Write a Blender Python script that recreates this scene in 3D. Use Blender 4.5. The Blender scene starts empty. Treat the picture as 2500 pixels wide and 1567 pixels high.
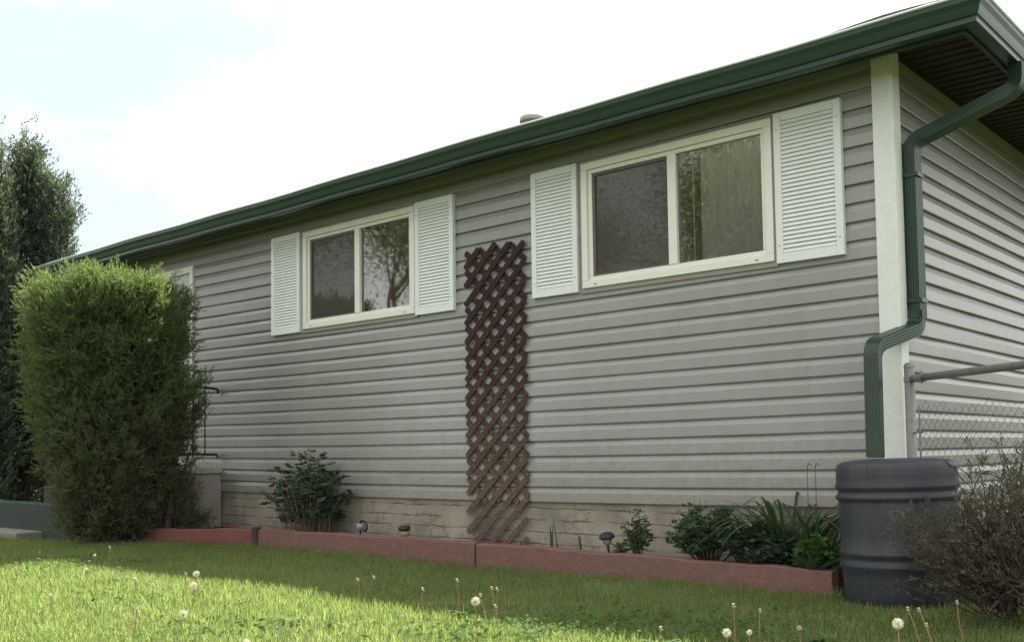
import bpy, math, random
import numpy as np
from mathutils import Vector, Matrix
R = math.radians
rng = np.random.default_rng(7)
random.seed(7)
S = bpy.context.scene
COL = S.collection

# ------------------------------------------------------------------ camera
YAW, PITCH, ROLL = 0.7152792825, 0.0577044308, -0.0140170490
CAMP = Vector((2.18957542, -5.91763005, 0.36032985))
def cam_axes(y, p, r):
    f = Vector((-math.sin(y)*math.cos(p), math.cos(y)*math.cos(p), math.sin(p)))
    rt = Vector((math.cos(y), math.sin(y), 0)); up = rt.cross(f)
    return rt*math.cos(r)+up*math.sin(r), -rt*math.sin(r)+up*math.cos(r), f
rt, up, fw = cam_axes(YAW, PITCH, ROLL)
cam = bpy.data.cameras.new('camera'); co = bpy.data.objects.new('camera', cam); COL.objects.link(co)
m = Matrix.Identity(4)
for i in range(3):
    m[i][0] = rt[i]; m[i][1] = up[i]; m[i][2] = -fw[i]; m[i][3] = CAMP[i]
co.matrix_world = m
cam.sensor_width = 36; cam.lens = 2474.865/2500*36
cam.shift_x = (1250-1264.407)/2500; cam.shift_y = (958.186-783.5)/2500
cam.clip_start = 0.05; cam.clip_end = 2000
S.camera = co

# ------------------------------------------------------------------ light
SUN = Vector((-0.20, 0.50, 0.868)).normalized()      # towards the sun
el = math.asin(SUN.z); az = math.atan2(SUN.x, SUN.y)
W = bpy.data.worlds.new('World'); S.world = W; W.use_nodes = True
nt = W.node_tree; nt.nodes.clear()
def N(nt, t, **k):
    n = nt.nodes.new(t)
    for a, b in k.items():
        if a in n.inputs and not hasattr(type(n), a): n.inputs[a].default_value = b
        elif hasattr(n, a): setattr(n, a, b)
        else: n.inputs[a].default_value = b
    return n
out = N(nt, 'ShaderNodeOutputWorld'); bg = N(nt, 'ShaderNodeBackground'); bg.inputs['Strength'].default_value = 0.10
sky = N(nt, 'ShaderNodeTexSky'); sky.sky_type = 'NISHITA'; sky.sun_disc = False
sky.sun_elevation = el; sky.sun_rotation = az; sky.air_density = 1.0; sky.dust_density = 2.0
tc = N(nt, 'ShaderNodeTexCoord')
nz = N(nt, 'ShaderNodeTexNoise'); nz.inputs['Scale'].default_value = 2.2; nz.inputs['Detail'].default_value = 6; nz.inputs['Roughness'].default_value = .55
mpz = N(nt, 'ShaderNodeMapping'); mpz.inputs['Scale'].default_value = (1.0, 1.6, 3.4); mpz.inputs['Rotation'].default_value = (0.2, -.35, .5)
nt.links.new(tc.outputs['Generated'], mpz.inputs[0]); nt.links.new(mpz.outputs[0], nz.inputs['Vector'])
# blue opening in the cloud, high on the left of the house
dp = N(nt, 'ShaderNodeVectorMath', operation='DOT_PRODUCT'); nrm = N(nt, 'ShaderNodeVectorMath', operation='NORMALIZE')
nt.links.new(tc.outputs['Generated'], nrm.inputs[0]); nt.links.new(nrm.outputs[0], dp.inputs[0])
bd = Vector((-0.90, 0.30, 0.45)).normalized(); dp.inputs[1].default_value = bd
ad = N(nt, 'ShaderNodeMath', operation='MULTIPLY_ADD'); ad.inputs[1].default_value = 0.30
nt.links.new(nz.outputs['Fac'], ad.inputs[0]); nt.links.new(dp.outputs['Value'], ad.inputs[2])
mr = N(nt, 'ShaderNodeMapRange'); mr.interpolation_type = 'SMOOTHSTEP'
mr.inputs['From Min'].default_value = 1.025; mr.inputs['From Max'].default_value = 1.15
mr.inputs['To Min'].default_value = 0.0; mr.inputs['To Max'].default_value = 0.95
nt.links.new(ad.outputs[0], mr.inputs['Value'])
mx = N(nt, 'ShaderNodeMix', data_type='RGBA'); mx.inputs[6].default_value = (5.6, 5.7, 5.7, 1)
nt.links.new(mr.outputs[0], mx.inputs[0])
sc = N(nt, 'ShaderNodeMix', data_type='RGBA', blend_type='ADD'); sc.inputs[0].default_value = 1
skd = N(nt, 'ShaderNodeMix', data_type='RGBA', blend_type='MIX'); skd.inputs[0].default_value = .86; skd.inputs[7].default_value = (0, 0, 0, 1)
sc.inputs[7].default_value = (2.15, 2.5, 2.7, 1)
nt.links.new(sky.outputs[0], skd.inputs[6]); nt.links.new(skd.outputs[2], sc.inputs[6]); nt.links.new(sc.outputs[2], mx.inputs[7])
nt.links.new(mx.outputs[2], bg.inputs['Color']); nt.links.new(bg.outputs[0], out.inputs['Surface'])
sl = bpy.data.lights.new('sun', 'SUN'); sl.energy = 5.0; sl.angle = R(0.5); sl.color = (1, .96, .88)
so = bpy.data.objects.new('sun', sl); COL.objects.link(so)
so.rotation_euler = SUN.to_track_quat('Z', 'Y').to_euler()
S.view_settings.view_transform = 'Standard'; S.view_settings.look = 'None'
S.view_settings.exposure = 1.65; S.view_settings.gamma = 1.0

# ------------------------------------------------------------------ materials
def mat(name, col, rough=.6, spec=.3, noise=None, bump=None, metal=0, ramp=None, transl=0, rand=None, tgain=1.9, lowbrown=None, splash=None):
    """noise=(scale, dark colour, amount, detail)  bump=(scale, strength, dist)  rand = list of colours picked per island"""
    M = bpy.data.materials.new(name); M.use_nodes = True; t = M.node_tree; b = t.nodes['Principled BSDF']
    b.inputs['Roughness'].default_value = rough; b.inputs['Metallic'].default_value = metal
    b.inputs['Specular IOR Level'].default_value = spec
    c = (*col, 1); b.inputs['Base Color'].default_value = c
    src = None
    tcn = N(t, 'ShaderNodeTexCoord')
    if rand:
        g = N(t, 'ShaderNodeNewGeometry'); cr = N(t, 'ShaderNodeValToRGB'); e = cr.color_ramp.elements
        n = len(rand)
        e[0].position = 0; e[0].color = (*rand[0], 1); e[1].position = 1; e[1].color = (*rand[-1], 1)
        for i in range(1, n-1):
            q = e.new(i/(n-1)); q.color = (*rand[i], 1)
        t.links.new(g.outputs['Random Per Island'], cr.inputs[0]); src = cr.outputs[0]
    if noise:
        for ns in (noise if isinstance(noise, list) else [noise]):
            n1 = N(t, 'ShaderNodeTexNoise'); n1.inputs['Scale'].default_value = ns[0]; n1.inputs['Detail'].default_value = ns[3] if len(ns) > 3 else 5
            n1.inputs['Roughness'].default_value = .6
            mp = N(t, 'ShaderNodeMapping')
            if len(ns) > 4: mp.inputs['Scale'].default_value = ns[4]
            t.links.new(tcn.outputs['Object'], mp.inputs[0]); t.links.new(mp.outputs[0], n1.inputs['Vector'])
            r1 = N(t, 'ShaderNodeMapRange'); r1.inputs['From Min'].default_value = .38; r1.inputs['From Max'].default_value = .66
            r1.inputs['To Max'].default_value = ns[2]; t.links.new(n1.outputs['Fac'], r1.inputs['Value'])
            x = N(t, 'ShaderNodeMix', data_type='RGBA'); x.inputs[7].default_value = (*ns[1], 1)
            if src: t.links.new(src, x.inputs[6])
            else: x.inputs[6].default_value = c
            t.links.new(r1.outputs[0], x.inputs[0]); src = x.outputs[2]
    if splash:
        sz = N(t, 'ShaderNodeSeparateXYZ'); t.links.new(tcn.outputs['Object'], sz.inputs[0])
        nb = N(t, 'ShaderNodeTexNoise'); nb.inputs['Scale'].default_value = 22; nb.inputs['Detail'].default_value = 7; t.links.new(tcn.outputs['Object'], nb.inputs['Vector'])
        a1 = N(t, 'ShaderNodeMath', operation='MULTIPLY_ADD'); a1.inputs[1].default_value = 1.1; t.links.new(nb.outputs['Fac'], a1.inputs[0]); t.links.new(sz.outputs['Z'], a1.inputs[2])
        m1 = N(t, 'ShaderNodeMapRange'); m1.inputs['From Min'].default_value = 1.0; m1.inputs['From Max'].default_value = .5; m1.inputs['To Max'].default_value = .38
        t.links.new(a1.outputs[0], m1.inputs['Value'])
        xb = N(t, 'ShaderNodeMix', data_type='RGBA'); xb.inputs[7].default_value = (*splash, 1); t.links.new(m1.outputs[0], xb.inputs[0]); t.links.new(src, xb.inputs[6]); src = xb.outputs[2]
    if lowbrown:
        sz = N(t, 'ShaderNodeSeparateXYZ'); t.links.new(tcn.outputs['Object'], sz.inputs[0])
        nb = N(t, 'ShaderNodeTexNoise'); nb.inputs['Scale'].default_value = 3.2; nb.inputs['Detail'].default_value = 4; t.links.new(tcn.outputs['Object'], nb.inputs['Vector'])
        a1 = N(t, 'ShaderNodeMath', operation='MULTIPLY_ADD'); a1.inputs[1].default_value = 2.2; t.links.new(nb.outputs['Fac'], a1.inputs[0]); t.links.new(sz.outputs['Z'], a1.inputs[2])
        m1 = N(t, 'ShaderNodeMapRange'); m1.inputs['From Min'].default_value = lowbrown[1]; m1.inputs['From Max'].default_value = lowbrown[0]; m1.inputs['To Max'].default_value = .7
        t.links.new(a1.outputs[0], m1.inputs['Value'])
        xb = N(t, 'ShaderNodeMix', data_type='RGBA'); xb.inputs[7].default_value = (*lowbrown[2], 1); t.links.new(m1.outputs[0], xb.inputs[0]); t.links.new(src, xb.inputs[6]); src = xb.outputs[2]
    if src: t.links.new(src, b.inputs['Base Color'])
    if bump:
        n2 = N(t, 'ShaderNodeTexNoise'); n2.inputs['Scale'].default_value = bump[0]; n2.inputs['Detail'].default_value = 6
        bp = N(t, 'ShaderNodeBump'); bp.inputs['Strength'].default_value = bump[1]; bp.inputs['Distance'].default_value = bump[2]
        t.links.new(tcn.outputs['Object'], n2.inputs['Vector']); t.links.new(n2.outputs['Fac'], bp.inputs['Height'])
        t.links.new(bp.outputs[0], b.inputs['Normal'])
    if transl:
        tr = N(t, 'ShaderNodeBsdfTranslucent'); ms = N(t, 'ShaderNodeMixShader'); ms.inputs[0].default_value = transl
        gn = N(t, 'ShaderNodeMix', data_type='RGBA', blend_type='MULTIPLY'); gn.inputs[0].default_value = 1; gn.inputs[7].default_value = (tgain*1.05, tgain*1.12, tgain*.62, 1)
        if src: t.links.new(src, gn.inputs[6])
        else: gn.inputs[6].default_value = c
        t.links.new(gn.outputs[2], tr.inputs['Color'])
        o = t.nodes['Material Output']
        t.links.new(b.outputs[0], ms.inputs[1]); t.links.new(tr.outputs[0], ms.inputs[2]); t.links.new(ms.outputs[0], o.inputs['Surface'])
    return M
siding_m = mat('siding_vinyl', (.262, .265, .245), .30, .55, noise=[(1.2, (.224, .226, .208), .5, 3), (9, (.2, .19, .165), .25, 6, (1, 1, .15))], bump=(140, .08, .002), splash=(.16, .12, .09))
soffit_m = mat('soffit_brown', (.042, .033, .027), .6, .2, noise=(6, (.035, .03, .024), .6))
green_m = mat('gutter_green', (.014, .038, .025), .32, .4, noise=[(3, (.020, .044, .031), .55, 6, (1, 1, 3)), (40, (.022, .036, .026), .3)])
ds_m = mat('downspout_green', (.011, .032, .020), .34, .4, noise=[(4, (.016, .036, .025), .6), (50, (.03, .04, .03), .3)])
trim_m = mat('corner_white', (.68, .69, .66), .45, .3, noise=[(2, (.60, .61, .57), .6, 4, (1, 1, .4)), (25, (.5, .5, .45), .25)])
frame_m = mat('window_vinyl', (.68, .67, .60), .4, .35, noise=(8, (.62, .61, .54), .4))
shut_m = mat('shutter_white', (.68, .70, .68), .5, .3, noise=[(5, (.63, .65, .61), .5), (60, (.6, .62, .58), .2)])
screw_m = mat('screw_dark', (.05, .05, .045), .5)
dark_m = mat('interior_dark', (.035, .03, .03), .8)
chan_m = mat('channel_taupe', (.26, .235, .20), .45, .3, noise=(10, (.2, .18, .15), .4))
shing_m = mat('shingle', (.12, .10, .095), .9, .1, noise=[(18, (.05, .045, .045), .8), (120, (.14, .12, .11), .6)], bump=(90, .7, .01))
galv_m = mat('galvanised', (.24, .245, .24), .5, .5, metal=.35, noise=[(20, (.16, .16, .15), .7), (90, (.12, .11, .09), .4)])
wire_m = mat('wire_dark', (.07, .08, .075), .6, .4, noise=(30, (.04, .035, .03), .6))
barrel_m = mat('barrel_plastic', (.024, .028, .040), .5, .35, noise=[(5, (.031, .034, .044), .6), (2, (.03, .028, .03), .5), (30, (.07, .066, .06), .3, 6, (1, 1, .2)), (11, (.06, .062, .066), .16, 9)], bump=(60, .12, .003))
wood_m = mat('trellis_stain', (.055, .026, .02), .75, .2, noise=[(12, (.10, .045, .032), .6), (50, (.035, .02, .016), .6)])
red_m = mat('border_red', (.195, .092, .078), .85, .15, noise=[(3, (.14, .082, .070), .7), (14, (.25, .125, .11), .5), (45, (.11, .075, .062), .5), (8, (.14, .10, .08), .4, 8, (.35, 1, 3))], bump=(40, .7, .008))
red2_m = mat('border_red_deep', (.165, .068, .064), .85, .15, noise=[(5, (.12, .05, .045), .7), (40, (.24, .08, .07), .4)], bump=(40, .3, .006))
conc_m = mat('concrete', (.30, .27, .23), .9, .1, noise=[(3, (.22, .175, .15), .6), (14, (.34, .31, .27), .5), (60, (.18, .16, .14), .5)], bump=(50, .35, .006))
step_m = mat('painted_step', (.036, .052, .045), .7, .2, noise=[(5, (.028, .04, .036), .7), (30, (.06, .075, .068), .4)])
iron_m = mat('iron_black', (.012, .012, .012), .5, .4)
door_m = mat('door_white', (.50, .52, .50), .5, .3, noise=(4, (.42, .43, .4), .4))
soil_m = mat('soil', (.055, .042, .032), 1, .05, noise=[(9, (.03, .024, .018), .8), (70, (.09, .075, .06), .6)], bump=(60, 1, .02))
bark_m = mat('bark', (.075, .058, .048), .95, .1, noise=[(16, (.04, .032, .028), .8, 6, (1, 1, .25))], bump=(40, .9, .02))
bark2_m = mat('bark_shrub', (.10, .072, .058), .95, .1, noise=(30, (.05, .032, .026), .7))
lawn_m = mat('lawn_soil', (.045, .07, .022), 1, .05, noise=[(3, (.06, .085, .025), .7), (40, (.07, .06, .03), .7)], bump=(80, .8, .02))
path_m = mat('path_concrete', (.24, .21, .18), .9, .1, noise=[(6, (.18, .22, .18), .6), (60, (.2, .17, .14), .4)], bump=(60, .4, .005))

# parged foundation with cracks along the board joints
def foundation_mat():
    M = mat('parging', (.335, .285, .20), .9, .1); t = M.node_tree; b = t.nodes['Principled BSDF']
    g = N(t, 'ShaderNodeTexCoord')
    n1 = N(t, 'ShaderNodeTexNoise'); n1.inputs['Scale'].default_value = 2.6; n1.inputs['Detail'].default_value = 8
    t.links.new(g.outputs['Object'], n1.inputs['Vector'])
    cr = N(t, 'ShaderNodeValToRGB'); e = cr.color_ramp.elements
    e[0].position = .36; e[0].color = (.20, .18, .15, 1); e[1].position = .66; e[1].color = (.33, .295, .24, 1)
    q = e.new(.5); q.color = (.27, .24, .19, 1)
    t.links.new(n1.outputs['Fac'], cr.inputs[0])
    # green-grey stains
    n3 = N(t, 'ShaderNodeTexNoise'); n3.inputs['Scale'].default_value = 9; n3.inputs['Detail'].default_value = 8; n3.inputs['Roughness'].default_value = .7
    t.links.new(g.outputs['Object'], n3.inputs['Vector'])
    m3 = N(t, 'ShaderNodeMapRange'); m3.inputs['From Min'].default_value = .55; m3.inputs['From Max'].default_value = .72; m3.inputs['To Max'].default_value = .45
    t.links.new(n3.outputs['Fac'], m3.inputs['Value'])
    x1 = N(t, 'ShaderNodeMix', data_type='RGBA'); x1.inputs[7].default_value = (.14, .125, .09, 1)
    t.links.new(cr.outputs[0], x1.inputs[6]); t.links.new(m3.outputs[0], x1.inputs[0])
    # horizontal cracks, wavering
    sp = N(t, 'ShaderNodeSeparateXYZ'); t.links.new(g.outputs['Object'], sp.inputs[0])
    n2 = N(t, 'ShaderNodeTexNoise'); n2.inputs['Scale'].default_value = 5; n2.inputs['Detail'].default_value = 9; n2.inputs['Roughness'].default_value = .7
    t.links.new(g.outputs['Object'], n2.inputs['Vector'])
    ma = N(t, 'ShaderNodeMath', operation='MULTIPLY_ADD'); ma.inputs[1].default_value = .055
    t.links.new(n2.outputs['Fac'], ma.inputs[0]); t.links.new(sp.outputs['Z'], ma.inputs[2])
    dv = N(t, 'ShaderNodeMath', operation='DIVIDE'); dv.inputs[1].default_value = .088; t.links.new(ma.outputs[0], dv.inputs[0])
    fr = N(t, 'ShaderNodeMath', operation='FRACT'); t.links.new(dv.outputs[0], fr.inputs[0])
    sb = N(t, 'ShaderNodeMath', operation='SUBTRACT'); sb.inputs[1].default_value = .5; t.links.new(fr.outputs[0], sb.inputs[0])
    ab = N(t, 'ShaderNodeMath', operation='ABSOLUTE'); t.links.new(sb.outputs[0], ab.inputs[0])
    n4 = N(t, 'ShaderNodeTexNoise'); n4.inputs['Scale'].default_value = 4; t.links.new(g.outputs['Object'], n4.inputs['Vector'])
    w = N(t, 'ShaderNodeMapRange'); w.inputs['From Min'].default_value = .35; w.inputs['From Max'].default_value = .65; w.inputs['To Min'].default_value = .0; w.inputs['To Max'].default_value = .09
    t.links.new(n4.outputs['Fac'], w.inputs['Value'])
    lt = N(t, 'ShaderNodeMath', operation='LESS_THAN'); t.links.new(ab.outputs[0], lt.inputs[0]); t.links.new(w.outputs[0], lt.inputs[1])
    # fine random cracks
    vo = N(t, 'ShaderNodeTexVoronoi', feature='DISTANCE_TO_EDGE'); vo.inputs['Scale'].default_value = 7
    mv = N(t, 'ShaderNodeMapping'); mv.inputs['Scale'].default_value = (1, 1, 2.2)
    nv = N(t, 'ShaderNodeVectorMath', operation='ADD'); t.links.new(g.outputs['Object'], nv.inputs[0])
    sc2 = N(t, 'ShaderNodeVectorMath', operation='SCALE'); sc2.inputs['Scale'].default_value = .22
    t.links.new(n2.outputs['Color'], sc2.inputs[0]); t.links.new(sc2.outputs[0], nv.inputs[1])
    t.links.new(nv.outputs[0], mv.inputs[0]); t.links.new(mv.outputs[0], vo.inputs['Vector'])
    l2 = N(t, 'ShaderNodeMath', operation='LESS_THAN'); l2.inputs[1].default_value = .012; t.links.new(vo.outputs['Distance'], l2.inputs[0])
    gt = N(t, 'ShaderNodeMath', operation='GREATER_THAN'); gt.inputs[1].default_value = .52; t.links.new(n4.outputs['Fac'], gt.inputs[0])
    mu = N(t, 'ShaderNodeMath', operation='MULTIPLY'); t.links.new(l2.outputs[0], mu.inputs[0]); t.links.new(gt.outputs[0], mu.inputs[1])
    mxx = N(t, 'ShaderNodeMath', operation='MAXIMUM'); t.links.new(lt.outputs[0], mxx.inputs[0]); t.links.new(mu.outputs[0], mxx.inputs[1])
    x2 = N(t, 'ShaderNodeMix', data_type='RGBA'); x2.inputs[7].default_value = (.085, .07, .05, 1)
    sc3 = N(t, 'ShaderNodeMath', operation='MULTIPLY'); sc3.inputs[1].default_value = .75
    t.links.new(mxx.outputs[0], sc3.inputs[0]); t.links.new(x1.outputs[2], x2.inputs[6]); t.links.new(sc3.outputs[0], x2.inputs[0])
    t.links.new(x2.outputs[2], b.inputs['Base Color'])
    bp = N(t, 'ShaderNodeBump'); bp.inputs['Strength'].default_value = .6; bp.inputs['Distance'].default_value = .01
    inv = N(t, 'ShaderNodeMath', operation='MULTIPLY_ADD'); inv.inputs[1].default_value = -1.5
    t.links.new(mxx.outputs[0], inv.inputs[0]); t.links.new(n2.outputs['Fac'], inv.inputs[2]); t.links.new(inv.outputs[0], bp.inputs['Height'])
    t.links.new(bp.outputs[0], b.inputs['Normal'])
    return M
found_m = foundation_mat()

# trellis: dark stain on top, weathered grey-brown towards the ground
def trellis_mat():
    M = mat('trellis_wood', (.05, .02, .018), .8, .2); t = M.node_tree; b = t.nodes['Principled BSDF']
    g = N(t, 'ShaderNodeTexCoord'); sp = N(t, 'ShaderNodeSeparateXYZ'); t.links.new(g.outputs['Object'], sp.inputs[0])
    n = N(t, 'ShaderNodeTexNoise'); n.inputs['Scale'].default_value = 5; n.inputs['Detail'].default_value = 8; n.inputs['Roughness'].default_value = .7
    t.links.new(g.outputs['Object'], n.inputs['Vector'])
    a = N(t, 'ShaderNodeMath', operation='MULTIPLY_ADD'); a.inputs[1].default_value = 1.5; t.links.new(n.outputs['Fac'], a.inputs[0]); t.links.new(sp.outputs['Z'], a.inputs[2])
    r = N(t, 'ShaderNodeMapRange'); r.inputs['From Min'].default_value = .5; r.inputs['From Max'].default_value = 2.3
    t.links.new(a.outputs[0], r.inputs['Value'])
    cr = N(t, 'ShaderNodeValToRGB'); e = cr.color_ramp.elements
    e[0].position = 0; e[0].color = (.115, .088, .068, 1); e[1].position = 1; e[1].color = (.036, .020, .018, 1)
    q = e.new(.45); q.color = (.078, .052, .040, 1); q = e.new(.7); q.color = (.048, .027, .023, 1)
    t.links.new(r.outputs[0], cr.inputs[0])
    n2 = N(t, 'ShaderNodeTexNoise'); n2.inputs['Scale'].default_value = 45; n2.inputs['Detail'].default_value = 6
    t.links.new(g.outputs['Object'], n2.inputs['Vector'])
    x = N(t, 'ShaderNodeMix', data_type='RGBA', blend_type='MULTIPLY'); x.inputs[0].default_value = 1
    c2 = N(t, 'ShaderNodeValToRGB'); c2.color_ramp.elements[0].color = (.45, .45, .45, 1); c2.color_ramp.elements[1].color = (1.5, 1.4, 1.3, 1)
    c2.color_ramp.elements[0].position = .3; c2.color_ramp.elements[1].position = .7
    t.links.new(n2.outputs['Fac'], c2.inputs[0]); t.links.new(cr.outputs[0], x.inputs[6]); t.links.new(c2.outputs[0], x.inputs[7])
    t.links.new(x.outputs[2], b.inputs['Base Color'])
    return M
trel_m = trellis_mat()

def glass_mat(name, refl):
    M = bpy.data.materials.new(name); M.use_nodes = True; t = M.node_tree; t.nodes.clear()
    o = N(t, 'ShaderNodeOutputMaterial'); tr = N(t, 'ShaderNodeBsdfTransparent'); gl = N(t, 'ShaderNodeBsdfGlossy'); gl.inputs['Roughness'].default_value = .024
    tr.inputs['Color'].default_value = (.95, .97, .95, 1)
    fr = N(t, 'ShaderNodeFresnel'); fr.inputs['IOR'].default_value = refl
    n = N(t, 'ShaderNodeTexNoise'); n.inputs['Scale'].default_value = 1.6; bp = N(t, 'ShaderNodeBump'); bp.inputs['Strength'].default_value = .05; bp.inputs['Distance'].default_value = .02
    g = N(t, 'ShaderNodeTexCoord'); t.links.new(g.outputs['Object'], n.inputs['Vector']); t.links.new(n.outputs['Fac'], bp.inputs['Height']); t.links.new(bp.outputs[0], gl.inputs['Normal'])
    ms = N(t, 'ShaderNodeMixShader'); t.links.new(fr.outputs[0], ms.inputs[0]); t.links.new(tr.outputs[0], ms.inputs[1]); t.links.new(gl.outputs[0], ms.inputs[2]); t.links.new(ms.outputs[0], o.inputs['Surface'])
    return M
glass_m = glass_mat('window_glass', 2.8)
def screen_mat():
    M = bpy.data.materials.new('insect_screen'); M.use_nodes = True; t = M.node_tree; t.nodes.clear()
    o = N(t, 'ShaderNodeOutputMaterial'); tr = N(t, 'ShaderNodeBsdfTransparent'); d = N(t, 'ShaderNodeBsdfDiffuse'); d.inputs['Color'].default_value = (.105, .092, .082, 1)
    ms = N(t, 'ShaderNodeMixShader'); ms.inputs[0].default_value = .55
    t.links.new(tr.outputs[0], ms.inputs[1]); t.links.new(d.outputs[0], ms.inputs[2]); t.links.new(ms.outputs[0], o.inputs['Surface'])
    return M
screen_m = screen_mat()
curt_m = mat('curtain_sheer', (.84, .84, .80), .9, .05, noise=(14, (.68, .68, .6), .5, 4, (1, 1, .05)))
curtw_m = mat('curtain_tan', (.42, .34, .27), .9, .05, noise=(14, (.34, .27, .21), .6, 4, (1, 1, .05)))
curtd_m = mat('curtain_brown', (.12, .075, .055), .9, .05, noise=(20, (.07, .04, .03), .7, 4, (1, 1, .05)))
hedge_m = mat('cedar_leaf', (.05, .08, .03), .7, .2, rand=[(.055, .075, .042), (.075, .108, .053), (.095, .135, .056), (.115, .155, .058), (.09, .085, .052)], transl=.42, lowbrown=(1.1, 2.3, (.095, .092, .062)))
cedar_m = mat('tall_cedar_leaf', (.04, .06, .03), .7, .2, rand=[(.060, .075, .060), (.08, .10, .072), (.10, .125, .085)], transl=.35, tgain=1.3)
juni_m = mat('juniper_leaf', (.06, .06, .04), .8, .15, rand=[(.05, .068, .042), (.085, .072, .056), (.055, .085, .05), (.11, .078, .062), (.07, .075, .054)], noise=(3.5, (.07, .052, .042), .6, 3), transl=.2)
peony_m = mat('peony_leaf', (.03, .07, .035), .5, .35, rand=[(.026, .050, .028), (.036, .066, .036), (.048, .08, .042)], transl=.25)
dead_m = mat('dry_stem', (.17, .13, .10), .9, .1, rand=[(.10, .075, .06), (.2, .16, .12), (.14, .10, .08)])
strap_m = mat('strap_leaf', (.045, .08, .035), .5, .35, rand=[(.03, .055, .028), (.05, .085, .04), (.085, .12, .065)], transl=.25)
bright_m = mat('bright_leaf', (.07, .13, .035), .55, .3, rand=[(.05, .10, .03), (.085, .16, .04)], transl=.3)
clover_m = mat('clover_leaf', (.06, .11, .035), .7, .15, rand=[(.05, .09, .03), (.075, .13, .04)], transl=.3)
fine_m = mat('feathery_leaf', (.035, .075, .03), .6, .3, rand=[(.034, .062, .032), (.052, .10, .042)], transl=.25)
tree_m = mat('tree_leaf', (.14, .17, .08), .6, .3, rand=[(.11, .14, .075), (.17, .20, .11), (.27, .29, .18)], transl=.4, tgain=1.5)
grass_m = mat('grass_blade', (.09, .15, .03), .5, .25, rand=[(.06, .105, .036), (.09, .15, .045), (.12, .185, .052), (.16, .20, .08), (.21, .20, .12), (.36, .32, .21)], noise=[(1.3, (.125, .165, .055), .7, 5), (5, (.07, .12, .038), .6, 4), (11, (.18, .185, .09), .5, 3)], transl=.5, tgain=2.35)
puff_m = mat('puff_white', (.62, .60, .56), .9, .1, transl=.3, tgain=1.0)
puffc_m = mat('puff_core', (.22, .15, .10), .9)
stem_m = mat('dandelion_stem', (.26, .22, .10), .6, .2, rand=[(.26, .26, .10), (.30, .17, .10), (.22, .24, .09)], transl=.2)
bud_m = mat('spent_head', (.42, .38, .30), .8, rand=[(.55, .5, .42), (.3, .24, .17)])
lampk_m = mat('lamp_black', (.02, .02, .022), .5, .3, noise=(40, (.05, .048, .045), .5))
lampy_m = mat('lamp_lens', (.42, .38, .16), .4, .4, noise=(40, (.3, .27, .12), .5))
lampg_m = mat('lamp_globe', (.17, .17, .17), .35, .5, noise=(30, (.3, .3, .3), .6))
vent_m = mat('vent_grey', (.36, .34, .31), .55, .3, noise=(15, (.25, .23, .21), .5))

# ------------------------------------------------------------------ mesh helpers
class MB:
    def __init__(s): s.v = []; s.f = []
    def add(s, v, f):
        o = len(s.v); s.v += [tuple(p) for p in v]; s.f += [tuple(i+o for i in q) for q in f]
    def box(s, x0, x1, y0, y1, z0, z1):
        v = [(x, y, z) for x in (x0, x1) for y in (y0, y1) for z in (z0, z1)]
        s.add(v, [(0, 1, 3, 2), (4, 6, 7, 5), (0, 4, 5, 1), (2, 3, 7, 6), (0, 2, 6, 4), (1, 5, 7, 3)])
    def tube(s, pts, rad, n=8, cap=True, up=None, flat=None):
        pts = [Vector(p) for p in pts]; rs = rad if isinstance(rad, (list, tuple)) else [rad]*len(pts)
        rings = []; prev = None
        for i, p in enumerate(pts):
            d = (pts[min(i+1, len(pts)-1)]-pts[max(i-1, 0)]).normalized()
            if prev is None:
                a = Vector((0, 0, 1)) if abs(d.z) < .9 else Vector((1, 0, 0))
                if up is not None: a = Vector(up)
                u = d.cross(a).normalized()
            else: u = (prev-d*prev.dot(d)).normalized()
            prev = u; w = d.cross(u)
            rings.append([p+(u*math.cos(t)+w*math.sin(t)*(flat or 1))*rs[i] for t in [2*math.pi*k/n for k in range(n)]])
        o = len(s.v)
        for r in rings: s.v += [tuple(q) for q in r]
        for i in range(len(pts)-1):
            for k in range(n):
                k2 = (k+1) % n; s.f.append((o+i*n+k, o+i*n+k2, o+(i+1)*n+k2, o+(i+1)*n+k))
        if cap:
            s.f.append(tuple(o+k for k in range(n))[::-1]); s.f.append(tuple(o+(len(pts)-1)*n+k for k in range(n)))
    def lathe(s, c, prof, n=32, ax=None):
        o = len(s.v)
        for r, z in prof:
            for k in range(n):
                t = 2*math.pi*k/n; q = Vector((r*math.cos(t), r*math.sin(t), z))
                if ax is not None: q = ax @ q
                s.v.append((c[0]+q.x, c[1]+q.y, c[2]+q.z))
        for i in range(len(prof)-1):
            for k in range(n):
                k2 = (k+1) % n; s.f.append((o+i*n+k, o+i*n+k2, o+(i+1)*n+k2, o+(i+1)*n+k))
    def build(s, name, m, parent=None, smooth=False, bevel=0, subs=0):
        me = bpy.data.meshes.new(name); me.from_pydata(s.v, [], s.f); me.materials.append(m); me.update()
        if smooth: me.polygons.foreach_set('use_smooth', [True]*len(me.polygons))
        o = bpy.data.objects.new(name, me); COL.objects.link(o)
        if parent: o.parent = parent; o.matrix_parent_inverse = parent.matrix_world.inverted()
        if bevel:
            b = o.modifiers.new('bevel', 'BEVEL'); b.width = bevel; b.segments = 2; b.limit_method = 'ANGLE'; b.angle_limit = R(40)
        return o
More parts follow.
